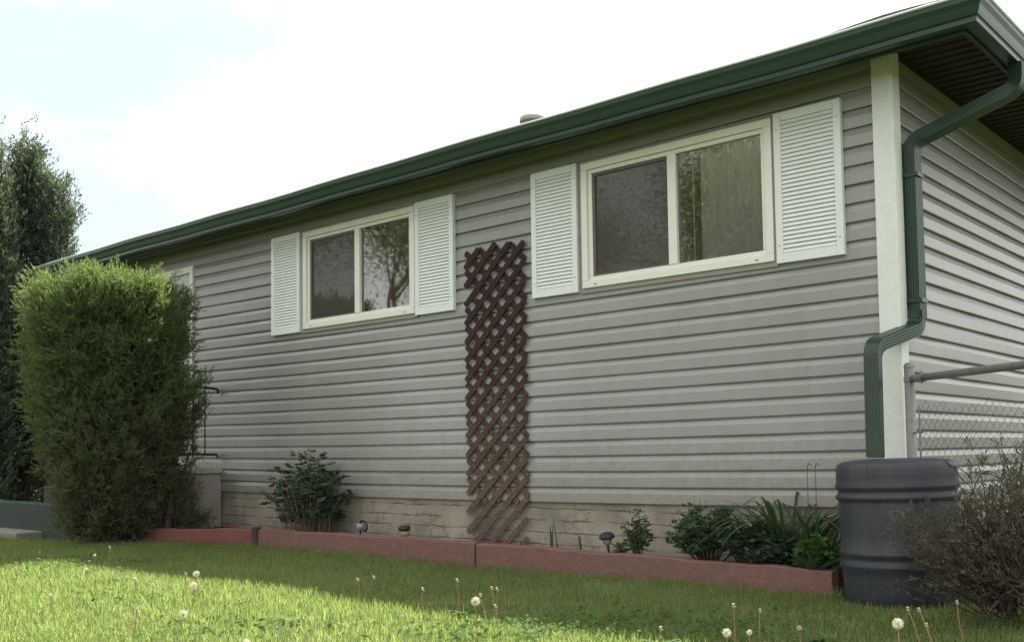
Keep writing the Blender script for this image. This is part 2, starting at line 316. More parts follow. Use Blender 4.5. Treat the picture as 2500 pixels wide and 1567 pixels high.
def np_mesh(name, V, F, m, parent=None, mats=None):
    """V (n,3), F (k,3 or 4) arrays"""
    me = bpy.data.meshes.new(name); V = np.asarray(V, np.float32); F = np.asarray(F, np.int32)
    me.vertices.add(len(V)); me.vertices.foreach_set('co', V.ravel())
    k = F.shape[1]; me.loops.add(F.size); me.loops.foreach_set('vertex_index', F.ravel())
    me.polygons.add(len(F)); me.polygons.foreach_set('loop_start', np.arange(0, F.size, k, dtype=np.int32)); me.polygons.foreach_set('loop_total', np.full(len(F), k, np.int32))
    me.materials.append(m); me.update(calc_edges=True); me.validate()
    o = bpy.data.objects.new(name, me); COL.objects.link(o)
    if parent: o.parent = parent; o.matrix_parent_inverse = parent.matrix_world.inverted()
    return o
def empty(name, loc, label=None, cat=None, group=None):
    o = bpy.data.objects.new(name, None); o.location = loc; COL.objects.link(o)
    o.empty_display_size = .1; o.matrix_world = Matrix.Translation(loc)
    tag(o, label, cat, group); return o
def tag(o, label=None, cat=None, group=None, kind=None):
    if label: o['label'] = label
    if cat: o['category'] = cat
    if group: o['group'] = group
    if kind: o['kind'] = kind
    return o
def norm(a): return a/np.maximum(np.linalg.norm(a, axis=-1, keepdims=True), 1e-9)
def leaf_arrays(P, D, L, Wd, tilt=None):
    """diamond leaves: base P, direction D (unit), length L, width Wd -> V,F"""
    n = len(P); rnd = norm(rng.normal(size=(n, 3))); side = norm(np.cross(D, rnd))
    L = np.broadcast_to(L, (n,))[:, None]; Wd = np.broadcast_to(Wd, (n,))[:, None]
    V = np.stack([P, P+D*L*.45+side*Wd*.5, P+D*L, P+D*L*.45-side*Wd*.5], 1).reshape(-1, 3)
    return V, np.arange(4*n).reshape(n, 4)
def sprays(P, D, k, L, leafL, leafW, spread=.7):
    """feathery sprays: k leaflets along each axis. P,D (n,3)"""
    n = len(P); side = norm(np.cross(D, norm(rng.normal(size=(n, 3)))))
    t = np.linspace(.05, 1, k)[None, :, None]; Lr = np.broadcast_to(L, (n,))[:, None, None]
    droop = np.zeros((n, k, 3)); 
    base = P[:, None, :]+D[:, None, :]*t*Lr+droop
    sg = np.where(np.arange(k) % 2 == 0, 1., -1.)[None, :, None]
    d = norm(D[:, None, :]+side[:, None, :]*sg*spread+rng.normal(size=(n, k, 3))*.18)
    d[:, -1, :] = D
    return leaf_arrays(base.reshape(-1, 3), d.reshape(-1, 3), leafL*rng.uniform(.7, 1.25, n*k), leafW)

def sag(x): return 0.01274*x+0.0016716*x*x if x < 0 else 0.0
h = 0.1143
GZ = -0.44                       # lawn level
ZS = 2.705                       # soffit level

# ------------------------------------------------------------------ ground
def hills(x, y): return 0.02*np.sin(x*.9+1)*np.cos(y*1.1)+0.012*np.sin(x*2.3+y*1.7)
b = MB()
xs = [-400, -120, -40]+list(np.linspace(-18, 10, 85))+[40, 120, 400]; ys = [-400, -120, -40]+list(np.linspace(-18, 10, 85))+[40, 120, 400]
for y in ys:
    for x in xs:
        b.v.append((x, y, GZ-.02+(hills(x, y) if abs(x) < 20 and abs(y) < 20 else 0)*(0.6)))
nx = len(xs)
for j in range(len(ys)-1):
    for i in range(nx-1): b.f.append((j*nx+i, j*nx+i+1, (j+1)*nx+i+1, (j+1)*nx+i))
tag(b.build('ground', lawn_m, smooth=True), kind='structure')
# planting bed
b = MB(); bed = [(-7.46, -1.15), (-5.62, -.50), (-2.85, -.55), (-.22, -.50), (-.22, .0), (-8.9, .0), (-8.9, -.6)]
n = len(bed); b.v += [(x, y, -.37) for x, y in bed]+[(x, y, -.6) for x, y in bed]; b.f.append(tuple(range(n)))
for i in range(n): b.f.append((i, (i+1) % n, n+(i+1) % n, n+i))
tag(b.build('planting_bed', soil_m), kind='structure')
b = MB(); b.box(-12.5, -8.45, -1.46, -1.17, -.62, -.395)
tag(b.build('path', path_m, bevel=.01), kind='structure')

# ------------------------------------------------------------------ house
HX0, HY1 = -9.35, 8.6
house = empty('house', (-4.5, 4, GZ), 'single storey house with taupe siding, white shuttered windows and green gutter', 'house')
def courses(mb, pt, ranges, k0, k1, sagf, laps=True):
    """pt(s, out, z): s along the wall. ranges(k)-> list of (s0,s1)"""
    prof = [(.004, 0), (-.0165, .0), (-.018, .04), (-.0160, .60), (-.001, .91), (.004, .92), (.004, 1.0)]
    for k in range(k0, k1):
        segs = []
        for s0, s1 in ranges(k):
            cuts = [c for c in np.arange(-12+((k//2)*1.37) % 3.66, 12, 3.66) if laps and s0+.15 < c < s1-.15]; e_ = [s0]+list(cuts)+[s1]
            for q_ in range(len(e_)-1): segs.append((e_[q_], e_[q_+1]+(.012 if q_ < len(e_)-2 else 0), (int(round((e_[q_+1])*7))+k//2) % 2*.0 + (q_ % 2)*.0022))
        for s0, s1, lap in segs:
            n = max(1, int(abs(s1-s0)/.45)); o = len(mb.v)
            for i in range(n+1):
                s_ = s0+(s1-s0)*i/n; dz = sagf(s_)
                wob = .0012*math.sin(s_*3.1+k*1.7)+.0008*math.sin(s_*7.7+k*2.9)
                for y, zz in prof: mb.v.append(pt(s_, y+wob-lap, min((k+zz)*h+dz, ZS-.002)))
            m_ = len(prof)
            for i in range(n):
                for j in range(m_-1): mb.f.append((o+i*m_+j, o+(i+1)*m_+j, o+(i+1)*m_+j+1, o+i*m_+j+1))
WIN = [(-5.600, -4.060), (-2.274, -.748)]
DOOR = (-8.62, -7.54)
def fr(k):
    z0, z1 = k*h, (k+1)*h; segs = [(HX0, -.005)]; cut = []
    for a, c in WIN:
        if z0 >= 1.58 and z1 <= 2.41: cut.append((a+.05, c-.05))
    if z1 > .3 and z0 < 2.36: cut.append((DOOR[0]+.03, DOOR[1]-.03))
    if k < 2: cut.append((-12, -7.02))
    for a, c in cut:
        ns = []
        for s0, s1 in segs:
            if c <= s0 or a >= s1: ns.append((s0, s1)); continue
            if a > s0: ns.append((s0, a))
            if c < s1: ns.append((c, s1))
        segs = ns
    return segs
b = MB(); courses(b, lambda s, y, z: (s, y, z), fr, 0, 24, sag)
b.build('front_siding', siding_m, house)
b = MB(); courses(b, lambda s, y, z: (-y, s, z), lambda k: [(.005, HY1)], 0, 24, lambda s: 0, laps=False)
b.build('side_siding', siding_m, house)
b = MB()
b.box(HX0, -.02, .03, .06, GZ-.1, 1.56); b.box(HX0, -.02, .03, .06, 2.42, ZS)       # sheathing with window openings
for a, c in ((DOOR[1], WIN[0][0]+.04), (WIN[0][1]-.04, WIN[1][0]+.04), (WIN[1][1]-.04, -.02), (HX0, DOOR[0])): b.box(a, c, .03, .06, 1.56, 2.42)
b.box(-.06, -.02, .06, HY1, GZ-.1, ZS); b.box(-10.1, -.06, HY1-.04, HY1, GZ-.1, ZS); b.box(-10.1, -10.06, 1.4, HY1-.04, GZ-.1, ZS)
b.box(-10.1, HX0, 1.4, 1.44, GZ-.1, ZS); b.box(HX0, HX0+.04, .06, 1.44, GZ-.1, ZS)
b.build('interior_wall', dark_m, house)
b = MB(); b.box(HX0, -.06, .06, 3.4, GZ, .06); b.box(-10.05, -.06, .06, HY1-.04, 2.64, ZS-.01); b.box(HX0+.04, -.06, 2.8, 2.84, .06, 2.64)
b.build('room_shell', mat('room_paint', (.20, .17, .15), .9), house)
# foundation: a little behind the siding face
b = MB(); n = 60
for i in range(n+1):
    x = -7.0+7.0*i/n-.004*(i == n); b.v += [(x, .006, GZ-.2), (x, .006, sag(x)+.01)]
for i in range(n): b.f.append((2*i, 2*i+2, 2*i+3, 2*i+1))
b.box(-.03, -.006, .006, HY1, GZ-.2, .01)
b.box(HX0, -7.0, .02, .05, GZ-.2, .3)
b.build('foundation', found_m, house)
# soffits
b = MB()
b.box(-10.4, .52, -.30, -.0, ZS, ZS+.02); b.box(.0, .52, .0, HY1+.4, ZS+.0003, ZS+.0203); b.box(-10.4, HX0, 0, 1.4, ZS+.0006, ZS+.0206)
y = -.28
while y < HY1+.3:                        # ribs of the vented soffit panels
    b.box(.02, .515, y, y+.012, ZS-.008, ZS-.0005); y += .105
b.box(.0, .02, .0, HY1, ZS-.03, ZS-.0008)
b.build('soffit', soffit_m, house)
b = MB(); b.box(-10.4, .52, -.318, -.300, 2.56, 2.73); b.box(.52, .538, -.318, HY1+.4, 2.56, 2.73)
b.build('fascia', mat('fascia_green', (.02, .04, .03), .5, .3), house)
# roof (hip), rim of shingles a little wavy over the gutter
b = MB(); pit = .34
def roofrow(o, z): return o, z
def eave_z(x): return 2.728+.006*math.sin(x*2.1)+.004*math.sin(x*5.3+1)+(.024*max(0, 1-abs(x-.15)/1.0)**1.2 if x < 1.2 else 0)
E = (-10.55, .60, -.375, HY1+.45)     # xmin,xmax,ymin,ymax
mid = (E[2]+E[3])/2; ridge = 2.74+(mid-E[2])*pit; rx = E[1]-(mid-E[2])
nseg = 70
for t_, dz in ((0, 0), (.012, .012)):
    pass
lo = []; 
for i in range(nseg+1):
    x = E[0]+(E[1]-E[0])*i/nseg; z = eave_z(x)
    xx = min(x, rx) if x > rx else x
    xt = min(max(x, E[0]+(mid-E[2])), rx)
    b.v += [(x, E[2], z-.012), (x, E[2], z+.010), (x+(xt-x)*.03, E[2]+(mid-E[2])*.03, z+.010+(ridge-z)*.03), (xt, mid, ridge)]
for i in range(nseg):
    for j in range(3): b.f.append((4*i+j, 4*i+4+j, 4*i+5+j, 4*i+1+j))
o = len(b.v)
b.v += [(E[1], E[2], eave_z(E[1])+.010), (E[1], E[3], 2.74), (rx, mid, ridge), (E[0], E[3], 2.74), (E[0], E[2], eave_z(E[0])+.01), (E[0]+(mid-E[2]), mid, ridge),
        (E[1], E[2], eave_z(E[1])-.012), (E[1], E[3], 2.72), (E[0], E[3], 2.72), (E[0], E[2], 2.72)]
b.f += [(o, o+1, o+2), (o+1, o+3, o+5, o+2), (o+3, o+4, o+5), (o+6, o+7, o+1, o), (o+7, o+8, o+3, o+1), (o+8, o+9, o+4, o+3)]
b.build('roof', shing_m, house)
# hip cap shingles near the corner
b = MB(); hp0 = Vector((E[1], E[2], eave_z(E[1])+.01)); hp1 = Vector((rx, mid, ridge))
k = 0; L_ = (hp1-hp0).length; s_ = 0
while s_ < L_-.2:
    p = hp0.lerp(hp1, s_/L_); q = hp0.lerp(hp1, (s_+.28)/L_); lift = .018
    w = Vector((.12, .12, -.03)); w2 = Vector((-.12, -.12, -.03))
    w = Vector((.02, .17, -.02)); w2 = Vector((-.17, -.02, -.02))
    v = [p+w, p+Vector((0, 0, lift)), p+w2, q+w, q+Vector((0, 0, lift-.01)), q+w2]
    v = [a+Vector((0, 0, .012)) for a in v]
    b.add(v+[a-Vector((0, 0, .012)) for a in v], [(0, 1, 4, 3), (1, 2, 5, 4), (0, 6, 7, 1), (1, 7, 8, 2), (0, 3, 9, 6), (2, 8, 11, 5)])
    s_ += .15
b.build('hip_cap', shing_m, house)
# gutter swept round the corner
prof = [(0, 2.700), (0, 2.578), (.006, 2.573), (.070, 2.573), (.078, 2.577), (.080, 2.602), (.083, 2.606), (.090, 2.610), (.096, 2.625), (.106, 2.655), (.120, 2.680), (.122, 2.700), (.124, 2.712), (.120, 2.717), (.108, 2.716), (.107, 2.706),
        (.117, 2.700), (.115, 2.682), (.100, 2.656), (.090, 2.626), (.076, 2.606), (.072, 2.58), (.003, 2.58), (.003, 2.700)]
b = MB(); path = []
nx_ = 40
for i in range(nx_+1): path.append(('f', -10.45+(10.45+.538)*i/nx_))
path.append(('s', -.318)); 
pts = []
for i in range(nx_): pts.append(('f', -10.45+(10.45+.538)*i/nx_))
pts.append(('c', 0)); 
for i in range(1, 22): pts.append(('s', -.318+(HY1+.7)*i/21))
m_ = len(prof)
for kd, s_ in pts:
    for o_, z_ in prof:
        if kd == 'f': x, y = s_, -.318-o_
        elif kd == 'c': x, y = .538+o_, -.318-o_
        else: x, y = .538+o_, s_
        wv = .004*math.sin(x*1.3+y)+.003*math.sin(x*3.7)
        b.v.append((x, y, z_+wv))
for i in range(len(pts)-1):
    for j in range(m_-1): b.f.append((i*m_+j, (i+1)*m_+j, (i+1)*m_+j+1, i*m_+j+1))
b.f.append(tuple(range(m_)))
gut = b.build('gutter', green_m, house)
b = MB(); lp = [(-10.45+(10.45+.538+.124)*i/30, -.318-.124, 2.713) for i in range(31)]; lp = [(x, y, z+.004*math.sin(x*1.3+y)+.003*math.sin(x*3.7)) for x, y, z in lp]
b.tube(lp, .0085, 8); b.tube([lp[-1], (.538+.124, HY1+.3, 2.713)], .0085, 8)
b.build('gutter_lip', mat('lip_glint', (.60, .64, .61), .2, 1.0), house, smooth=True)  # near-white base colour paints in the sun glint along the lip
for gx in (-7.3, -4.25, -1.2):
    b = MB(); zz = .004*math.sin(gx*1.3-.44)+.003*math.sin(gx*3.7)
    q_ = [(-.318-o_-(.0018 if o_ > .05 else 0), z_+zz-(.0018 if z_ < 2.58 else 0)) for o_, z_ in prof[2:13]]
    for x_ in (gx-.02, gx+.02): b.v += [(x_, y_, z_) for y_, z_ in q_]
    for j in range(len(q_)-1): b.f.append((j, len(q_)+j, len(q_)+j+1, j+1))
    b.build('gutter_sleeve', green_m, house)
# corner trim
b = MB()
b.box(-.098, .026, -.026, -.0175, -.01, ZS); b.box(.0178, .026, -.0175, .095, -.01, ZS)
b.box(-.1005, -.094, -.0175, .004, -.01, ZS); b.box(.0, .0178, .091, .097, -.01, ZS)
b.build('corner_trim', trim_m, house, bevel=.003)
# starter strip
b = MB()
for i in range(14):
    x0 = -7.0+.5*i; b.v += []
b.box(.0, .012, .0, HY1, -.012, .001)
b.build('starter_strip', chan_m, house)

def window(x0, x1, dark_left):
    z0, z1 = 1.538, 2.462; f = MB()
    yo = -.046
    cw = .052
    f.box(x0, x1, yo, .03, z1-cw, z1); f.box(x0, x1, yo, .03, z0, z0+cw); f.box(x0, x0+cw, yo, .03, z0+cw, z1-cw); f.box(x1-cw, x1, yo, .03, z0+cw, z1-cw)
    win = f.build('window', frame_m, house, bevel=.004)
    xi0, xi1, zi0, zi1 = x0+cw, x1-cw, z0+cw, z1-cw
    ys = -.028; g = MB(); sw = .03
    g.box(xi0, xi1, ys, .03, zi1-sw, zi1); g.box(xi0, xi1, ys, .03, zi0, zi0+sw); g.box(xi0, xi0+sw+.006, ys, .03, zi0+sw, zi1-sw); g.box(xi1-sw, xi1, ys, .03, zi0+sw, zi1-sw)
    xm = (x0+x1)/2-.02+.03
    g.box(xm-.034, xm+.034, ys-.006, .03, zi0+sw, zi1-sw)
    g.build('sash', frame_m, win, bevel=.003)
    jc = MB(); j = .022
    jc.box(x0-j, x1+j, -.034, .0, z0-.034, z0-.001); jc.box(x0-j, x0-.001, -.034, 0, z0-.001, z1+j); jc.box(x1+.001, x1+j, -.034, 0, z0-.001, z1+j); jc.box(x0-.001, x1+.001, -.034, 0, z1+.001, z1+j)
    jc.build('channel', chan_m, win)
    gl = MB()
    for a, c in ((xi0+sw, xm-.034), (xm+.034, xi1-sw)):
        pa = MB(); pa.v = [(a, -.006, zi0+sw), (c, -.006, zi0+sw), (c, -.006, zi1-sw), (a, -.006, zi1-sw)]; pa.f = [(0, 1, 2, 3)]
        pa.build('pane', glass_m, win)
    # insect screen with a dark rim in front of the left pane
    a, c = xi0+sw+.006, xm-.034; zz0, zz1 = zi0+sw, zi1-sw
    s_ = MB(); rw = .022
    s_.box(a, a+rw, -.020, -.012, zz0, zz1); s_.box(c-rw*.5, c, -.020, -.012, zz0, zz1); s_.box(a+rw, c-rw*.5, -.020, -.012, zz1-rw, zz1); s_.box(a+rw, c-rw*.5, -.020, -.012, zz0, zz0+rw*.6)
    s_.build('screen_rim', mat('screen_rim', (.10, .095, .085), .5), win)
    s_ = MB(); s_.v = [(a+rw, -.016, zz0), (c, -.016, zz0), (c, -.016, zz1), (a+rw, -.016, zz1)]; s_.f = [(0, 1, 2, 3)]
    s_.build('insect_screen', screen_m, win)
    for xx in (x0+.12, x1-.12):
        s_ = MB(); s_.box(xx-.012, xx+.012, yo-.002, yo-.0002, z0+.018, z0+.024); s_.build('weep_slot', screw_m, win)
    # curtain behind the right pane, in folds
    def curtain(xa, xb, m, yy, nm):
        q = MB(); n_ = 60
        for i in range(n_+1):
            x = xa+(xb-xa)*i/n_; y = yy+.006*math.sin(i*.9)+.003*math.sin(i*2.3)
            q.v += [(x, y, 1.50), (x, y, 2.44)]
        for i in range(n_): q.f.append((2*i, 2*i+2, 2*i+3, 2*i+1))
        q.build(nm, m, win, smooth=True)
    if dark_left:
        curtain(xm+.10, x1-.02, curt_m, .080, 'curtain'); curtain(xm+.115, xm+.165, curtd_m, .072, 'drape')
    else:
        curtain(xm+.0, x1-.02, curtw_m, .09, 'curtain')
window(WIN[0][0], WIN[0][1], False); window(WIN[1][0], WIN[1][1], True)

def shutter(x0, x1):
    z0, z1 = 1.517, 2.478; yo = -.052; f = MB(); sw = .047; rw = .062
    f.box(x0, x0+sw, yo, -.014, z0, z1); f.box(x1-sw, x1, yo, -.014, z0, z1)
    f.box(x0+sw, x1-sw, yo, -.014, z0, z0+rw); f.box(x0+sw, x1-sw, yo, -.014, z1-rw*.9, z1)
    f.box(x0+sw, x1-sw, -.030, -.016, z0+rw, z1-rw*.9)
    sh = f.build('shutter', shut_m, house, bevel=.003)
    l = MB(); n_ = 31; dz = (z1-rw*.9-z0-rw)/n_
    for i in range(n_):
        zb = z0+rw+dz*i
        l.add([(x0+sw, -.038, zb+.0015), (x1-sw, -.038, zb+.0015), (x1-sw, -.0485, zb+.004), (x0+sw, -.0485, zb+.004), (x1-sw, -.038, zb+dz*.97), (x0+sw, -.038, zb+dz*.97)],
              [(0, 1, 2, 3), (3, 2, 4, 5)])
    l.build('louvres', shut_m, sh)
    for xx in (x0+.022, x1-.022):
        for zz in (z0+.11, z1-.11):
            s_ = MB(); s_.lathe((xx, yo-.0015, zz), [(.0001, 0), (.0045, .0), (.0045, -.002)], 8, Matrix.Rotation(R(90), 3, 'X'))
            s_.build('screw', screw_m, sh)
for a, c in ((-6.095, -5.645), (-4.047, -3.592), (-2.751, -2.312), (-.728, -.286)): shutter(a, c)
# door: white jamb and door leaf
b = MB(); zt = 2.405
b.box(DOOR[1]-.06, DOOR[1], -.035, .05, .26, zt); b.box(DOOR[0], DOOR[1]-.06, -.035, .05, zt-.07, zt); b.box(DOOR[0], DOOR[0]+.06, -.035, .05, .26, zt-.07)
dr = b.build('door', frame_m, house, bevel=.004)
b = MB(); b.box(DOOR[0]+.06, DOOR[1]-.06, .0, .03, .27, zt-.07)
b.build('door_leaf', door_m, dr)
b = MB(); b.box(DOOR[0]+.16, DOOR[1]-.16, -.008, .0, .42, 1.1); b.box(DOOR[0]+.16, DOOR[1]-.16, -.008, .0, 1.25, 2.2)
b.build('door_panel', door_m, dr, bevel=.004)
b = MB(); b.lathe((DOOR[1]-.13, -.03, 1.22), [(.001, -.03), (.022, -.02), (.028, 0), (.02, .015), (.01, .03)], 12, Matrix.Rotation(R(90), 3, 'X'))
b.build('handle', galv_m, dr, smooth=True)

# downspout (rectangular, corrugated)
def downspout(mb, pts, w=.095, d=.075, seg_dir=None):
    # pts: list of (pos, widthaxis)
    rings = []; n = len(pts); P_ = [Vector(p) for p, a in pts]
    for i, (p, a) in enumerate(pts):
        t = (P_[min(i+1, n-1)]-P_[max(i-1, 0)]).normalized(); a = Vector(a); a = (a-t*a.dot(t)).normalized(); c = t.cross(a)
        ring = []
        nr = 10
        for s, sg in ((0, 1), (1, 1), (2, 1), (3, 1)):
            for j in range(nr):
                u = -1+2*j/nr; amp = .0015*(j % 2)
                if s == 0: q = (u*w/2, -d/2+amp)
                if s == 1: q = (w/2-amp, u*d/2)
                if s == 2: q = (-u*w/2, d/2-amp)
                if s == 3: q = (-w/2+amp, -u*d/2)
                ring.append(Vector(p)+a*q[0]+c*q[1])
        rings.append(ring)
    o = len(mb.v); k = len(rings[0])
    for r in rings: mb.v += [tuple(q) for q in r]
    for i in range(n-1):
        for j in range(k): j2 = (j+1) % k; mb.f.append((o+i*k+j, o+i*k+j2, o+(i+1)*k+j2, o+(i+1)*k+j))
def smooth_path(ps, rad=.07, n=6):
    ps = [Vector(p) for p in ps]; o = [ps[0]]
    for i in range(1, len(ps)-1):
        a = ps[i]+(ps[i-1]-ps[i]).normalized()*rad; c = ps[i]+(ps[i+1]-ps[i]).normalized()*rad
        for k in range(n+1):
            t = k/n; o.append(a*(1-t)**2+ps[i]*2*t*(1-t)+c*t*t)
    o.append(ps[-1]); return o
DS = [(.60, .42, 2.585), (.60, .42, 2.44), (.068, .135, 2.165), (.068, .135, 1.055), (.005, -.40, .915), (.012, -.43, .30)]
b = MB(); sp_ = smooth_path(DS, .075)
pts = [(p, (0, 1, 0) if p.y > -.05 or True else (0, 1, 0)) for p in sp_]
pts2 = []
for p in sp_:
    pts2.append((p, (0.35, 1, 0) if p.z > 1.0 else (1, .15, 0)))
# keep the width axis steady: broad side along the wall
AX = Vector((.30, 1, 0)).normalized()
pts2 = []
for i, p in enumerate(sp_):
    t = (sp_[min(i+1, len(sp_)-1)]-sp_[max(i-1, 0)]).normalized()
    ax = Vector((0, 1, 0)) if p.z > 1.6 else (Vector((0, 1, 0)) if p.z > 1.03 else Vector((1, 0, 0)))
    if abs(t.dot(ax)) > .8: ax = Vector((1, 0, 0))
    if 1.6 < p.z < 2.5 and abs(t.x) > .3: ax = Vector((0, 1, 0))
    if p.z <= 1.12: ax = Vector((1, 0, .0))
    if 1.03 < p.z <= 1.12 and abs(t.y) < .3: ax = Vector((1, 0, 0))
    pts2.append((p, ax))
fix = []
for p, ax in pts2: fix.append((p, Vector((1, 0, 0)) if p.z < 1.5 else Vector((1, 0, 0)) if False else ax))
def ds_part(name, idx, ax, w, d):
    q = MB(); downspout(q, [(sp_[i], ax) for i in idx], w, d); return q.build(name, green_m, house)
n_all = len(sp_)
# one continuous tube: width axis x everywhere except where the run itself is along x
q = MB(); downspout(q, [(p, (.15, 1, 0)) for p in sp_[:17]], .080, .080)
ds = q.build('downspout', ds_m, house)
lowp = [sp_[16]-Vector((0, 0, -.05))]+sp_[16:]
q = MB(); downspout(q, [(p, (1, .1, 0)) for p in lowp], .080, .078)
q.build('lower_elbow', ds_m, ds)
for z in (1.95, 1.2):
    q = MB(); q.box(.017, .115, .135-.05, .135-.0475, z, z+.025); q.box(.017, .115, .135+.0475, .135+.05, z, z+.025); q.box(.1155, .118, .135-.05, .135+.05, z, z+.025)
    q.build('strap', ds_m, ds)

# roof vent
v = MB(); vc = (-3.18, .50, 0); zr = 2.74+(.50-E[2])*pit
v.lathe((vc[0], vc[1], 0), [(.075, zr-.05), (.078, 3.115)], 24)
rv = empty('roof_vent', (vc[0], vc[1], zr), 'round grey mushroom vent poking above the gutter line', 'vent')
v.build('pipe', vent_m, rv, smooth=True)
v = MB(); v.lathe((vc[0], vc[1], 0), [(.06, 3.105), (.108, 3.108), (.112, 3.125), (.108, 3.148), (.095, 3.16), (.05, 3.168), (.001, 3.17)], 28)
v.build('cap', vent_m, rv, smooth=True)

# ------------------------------------------------------------------ trellis
b1 = MB(); b2 = MB(); XL, XR = -3.478, -2.822; DX, DZ = .1625, .1514
ang = math.atan2(DZ, DX)
def strip(mb, xa, za, xb, zb, y0, y1, wd=.048):
    d = Vector((xb-xa, zb-za)).normalized(); nrm_ = Vector((-d.y, d.x))*wd/2
    # ends: clipped to a vertical cut with a small nose
    e = .010
    pa = [(xa, za)], 
    v2 = [(xa+nrm_.x, za+nrm_.y), (xa-d.x*e, za-d.y*e), (xa-nrm_.x, za-nrm_.y), (xb-nrm_.x, zb-nrm_.y), (xb+d.x*e, zb+d.y*e), (xb+nrm_.x, zb+nrm_.y)]
    v = [(x, y0, z) for x, z in v2]+[(x, y1, z) for x, z in v2]
    mb.add(v, [(0, 1, 2, 3, 4, 5), (11, 10, 9, 8, 7, 6)]+[(i, i+6, (i+1) % 6+6, (i+1) % 6) for i in range(6)])
ZT, ZB = 1.98, -.36
ZPH = .012
sl_ = DZ/DX
for i in range(-6, 18):
    zc = ZPH+i*DZ                      # z at XL
    # '/' front strips
    x0, x1 = XL+.016, XR-.016; z0, z1 = zc+sl_*.016, zc+sl_*(x1-XL)
    if z0 < ZB: x0 = XL+(ZB-zc)/sl_; z0 = ZB
    if z1 > ZT+.10: x1 = XL+(ZT+.0-zc)/sl_+.02*(i % 2); z1 = zc+sl_*(x1-XL)
    if x1 > x0+.05: strip(b1, x0, z0, x1, z1, -.0455, -.0375, .048+.003*random.uniform(-1, 1))
for i in range(-2, 18):
    zc = ZPH+i*DZ+2*DZ                 # z at XL for the slats behind
    x0, x1 = XL+.016, XR-.016
    if i == 9: x0 += .10
    z0 = zc-sl_*(x0-XL); z1 = zc-sl_*(x1-XL); zlow = -.015-.02*(i % 2)
    if z1 < zlow: x1 = XL+(zc-zlow)/sl_; z1 = zlow
    if z0 > ZT+.02: x0 = XL+(zc-ZT)/sl_; z0 = ZT
    if x1 > x0+.05: strip(b2, x0, z0, x1, z1, -.0365, -.0285, .048+.003*random.uniform(-1, 1))
tr = empty('trellis', (-3.15, -.04, ZB), 'tall narrow brown wooden lattice trellis leaning flat against the siding between the windows', 'trellis')
b1.build('front_slats', trel_m, tr); b2.build('back_slats', trel_m, tr)

# ------------------------------------------------------------------ stoop, steps, rail
st = empty('entrance_steps', (-8.5, -.8, GZ), 'concrete stoop at the front door with two green painted steps, half hidden by the shrub', 'steps')
b = MB(); b.box(-9.2, -7.02, -.75, .0, GZ-.1, .175); b.build('stoop_block', conc_m, st, bevel=.012)
b = MB(); b.box(-9.22, -6.995, -.78, -.0, .178, .222); b.build('stoop_cap', mat('cap', (.36, .34, .31), .85, noise=(30, (.26, .24, .21), .6)), st, bevel=.008)
b = MB(); b.box(-11.2, -7.5, -1.2, -.98, -.55, -.115); b.build('step', step_m, st, bevel=.012)
b = MB(); b.box(-8.93, -7.6, -.979, -.751, -.55, .06); b.build('step', step_m, st, bevel=.012)
rl = empty('railing', (-7.05, -.35, .222), 'thin black iron handrail on the right edge of the stoop', 'railing')
b = MB(); b.tube([(-7.05, -.03, 1.0), (-7.05, -.035, 1.045), (-7.05, -.08, 1.052), (-7.05, -.66, 1.075), (-7.05, -.72, 1.05)], .013, 6); b.build('handrail', iron_m, rl)
b = MB(); b.tube([(-7.05, -.03, .335), (-7.05, -.04, .37), (-7.05, -.7, .385)], .012, 6); b.build('bottom_rail', iron_m, rl)
for y in (-.18, -.315, -.45, -.58):
    b = MB(); p = []
    for i in range(25):
        t = i/24; p.append((-7.05, y, .375+.685*t))
    b.tube(p, [.006+.0025*(i % 2) for i in range(25)], 4); b.build('baluster', iron_m, rl)
b = MB(); b.box(-7.06, -7.04, -.71, -.69, .223, 1.06); b.build('post', iron_m, rl)

# ------------------------------------------------------------------ garden border boards
def board(p0, p1, ztop, zbot, th, m, label):
    p0 = Vector((*p0, 0)); p1 = Vector((*p1, 0)); d = (p1-p0); n_ = max(6, int(d.length/.12)); dn = d.normalized(); nn = Vector((-dn.y, dn.x, 0))
    b = MB(); z0a, z0b = ztop
    ph = random.uniform(0, 9)
    for i in range(n_+1):
        p = p0+d*i/n_; zt_ = z0a+(z0b-z0a)*i/n_+.004*math.sin(i*.9+ph)+.003*math.sin(i*2.3+ph); w = .004*math.sin(i*1.3+ph)
        e = .016 if i in (0, n_) else .007
        ring = [(p+nn*(-0.0+w), zbot), (p+nn*(0.0+w), zt_-e), (p+nn*(e+w), zt_), (p+nn*(th-e+w), zt_), (p+nn*(th+w), zt_-e), (p+nn*(th+w), zbot)]
        b.v += [(q.x, q.y, z) for q, z in ring]
    for i in range(n_):
        for j in range(5): b.f.append((i*6+j, (i+1)*6+j, (i+1)*6+j+1, i*6+j+1))
    b.f.append(tuple(range(6))); b.f.append(tuple(n_*6+j for j in range(6))[::-1])
    o = b.build('border_board', m); tag(o, label, 'garden border', 'red boards edging the planting bed')
board((-7.48, -1.22), (-5.68, -.545), (-.335, -.305), -.6, .09, red2_m, 'deeper red border board angled out in front of the cedar shrub')
board((-5.58, -.55), (-2.87, -.595), (-.305, -.288), -.6, .09, red_m, 'middle faded red border board below the peony, left of the crack near the trellis')
board((-2.845, -.60), (-.215, -.53), (-.290, -.325), -.6, .09, red_m, 'longest faded red border board running from the trellis foot to the barrel')
b = MB(); b.box(-5.675, -5.60, -.56, -.50, -.6, -.285); o = b.build('wooden_stake', mat('stake', (.05, .035, .028), .9, noise=(20, (.08, .06, .05), .6)), bevel=.008)
tag(o, 'short dark wooden stake wedged between the two left border boards', 'stake')

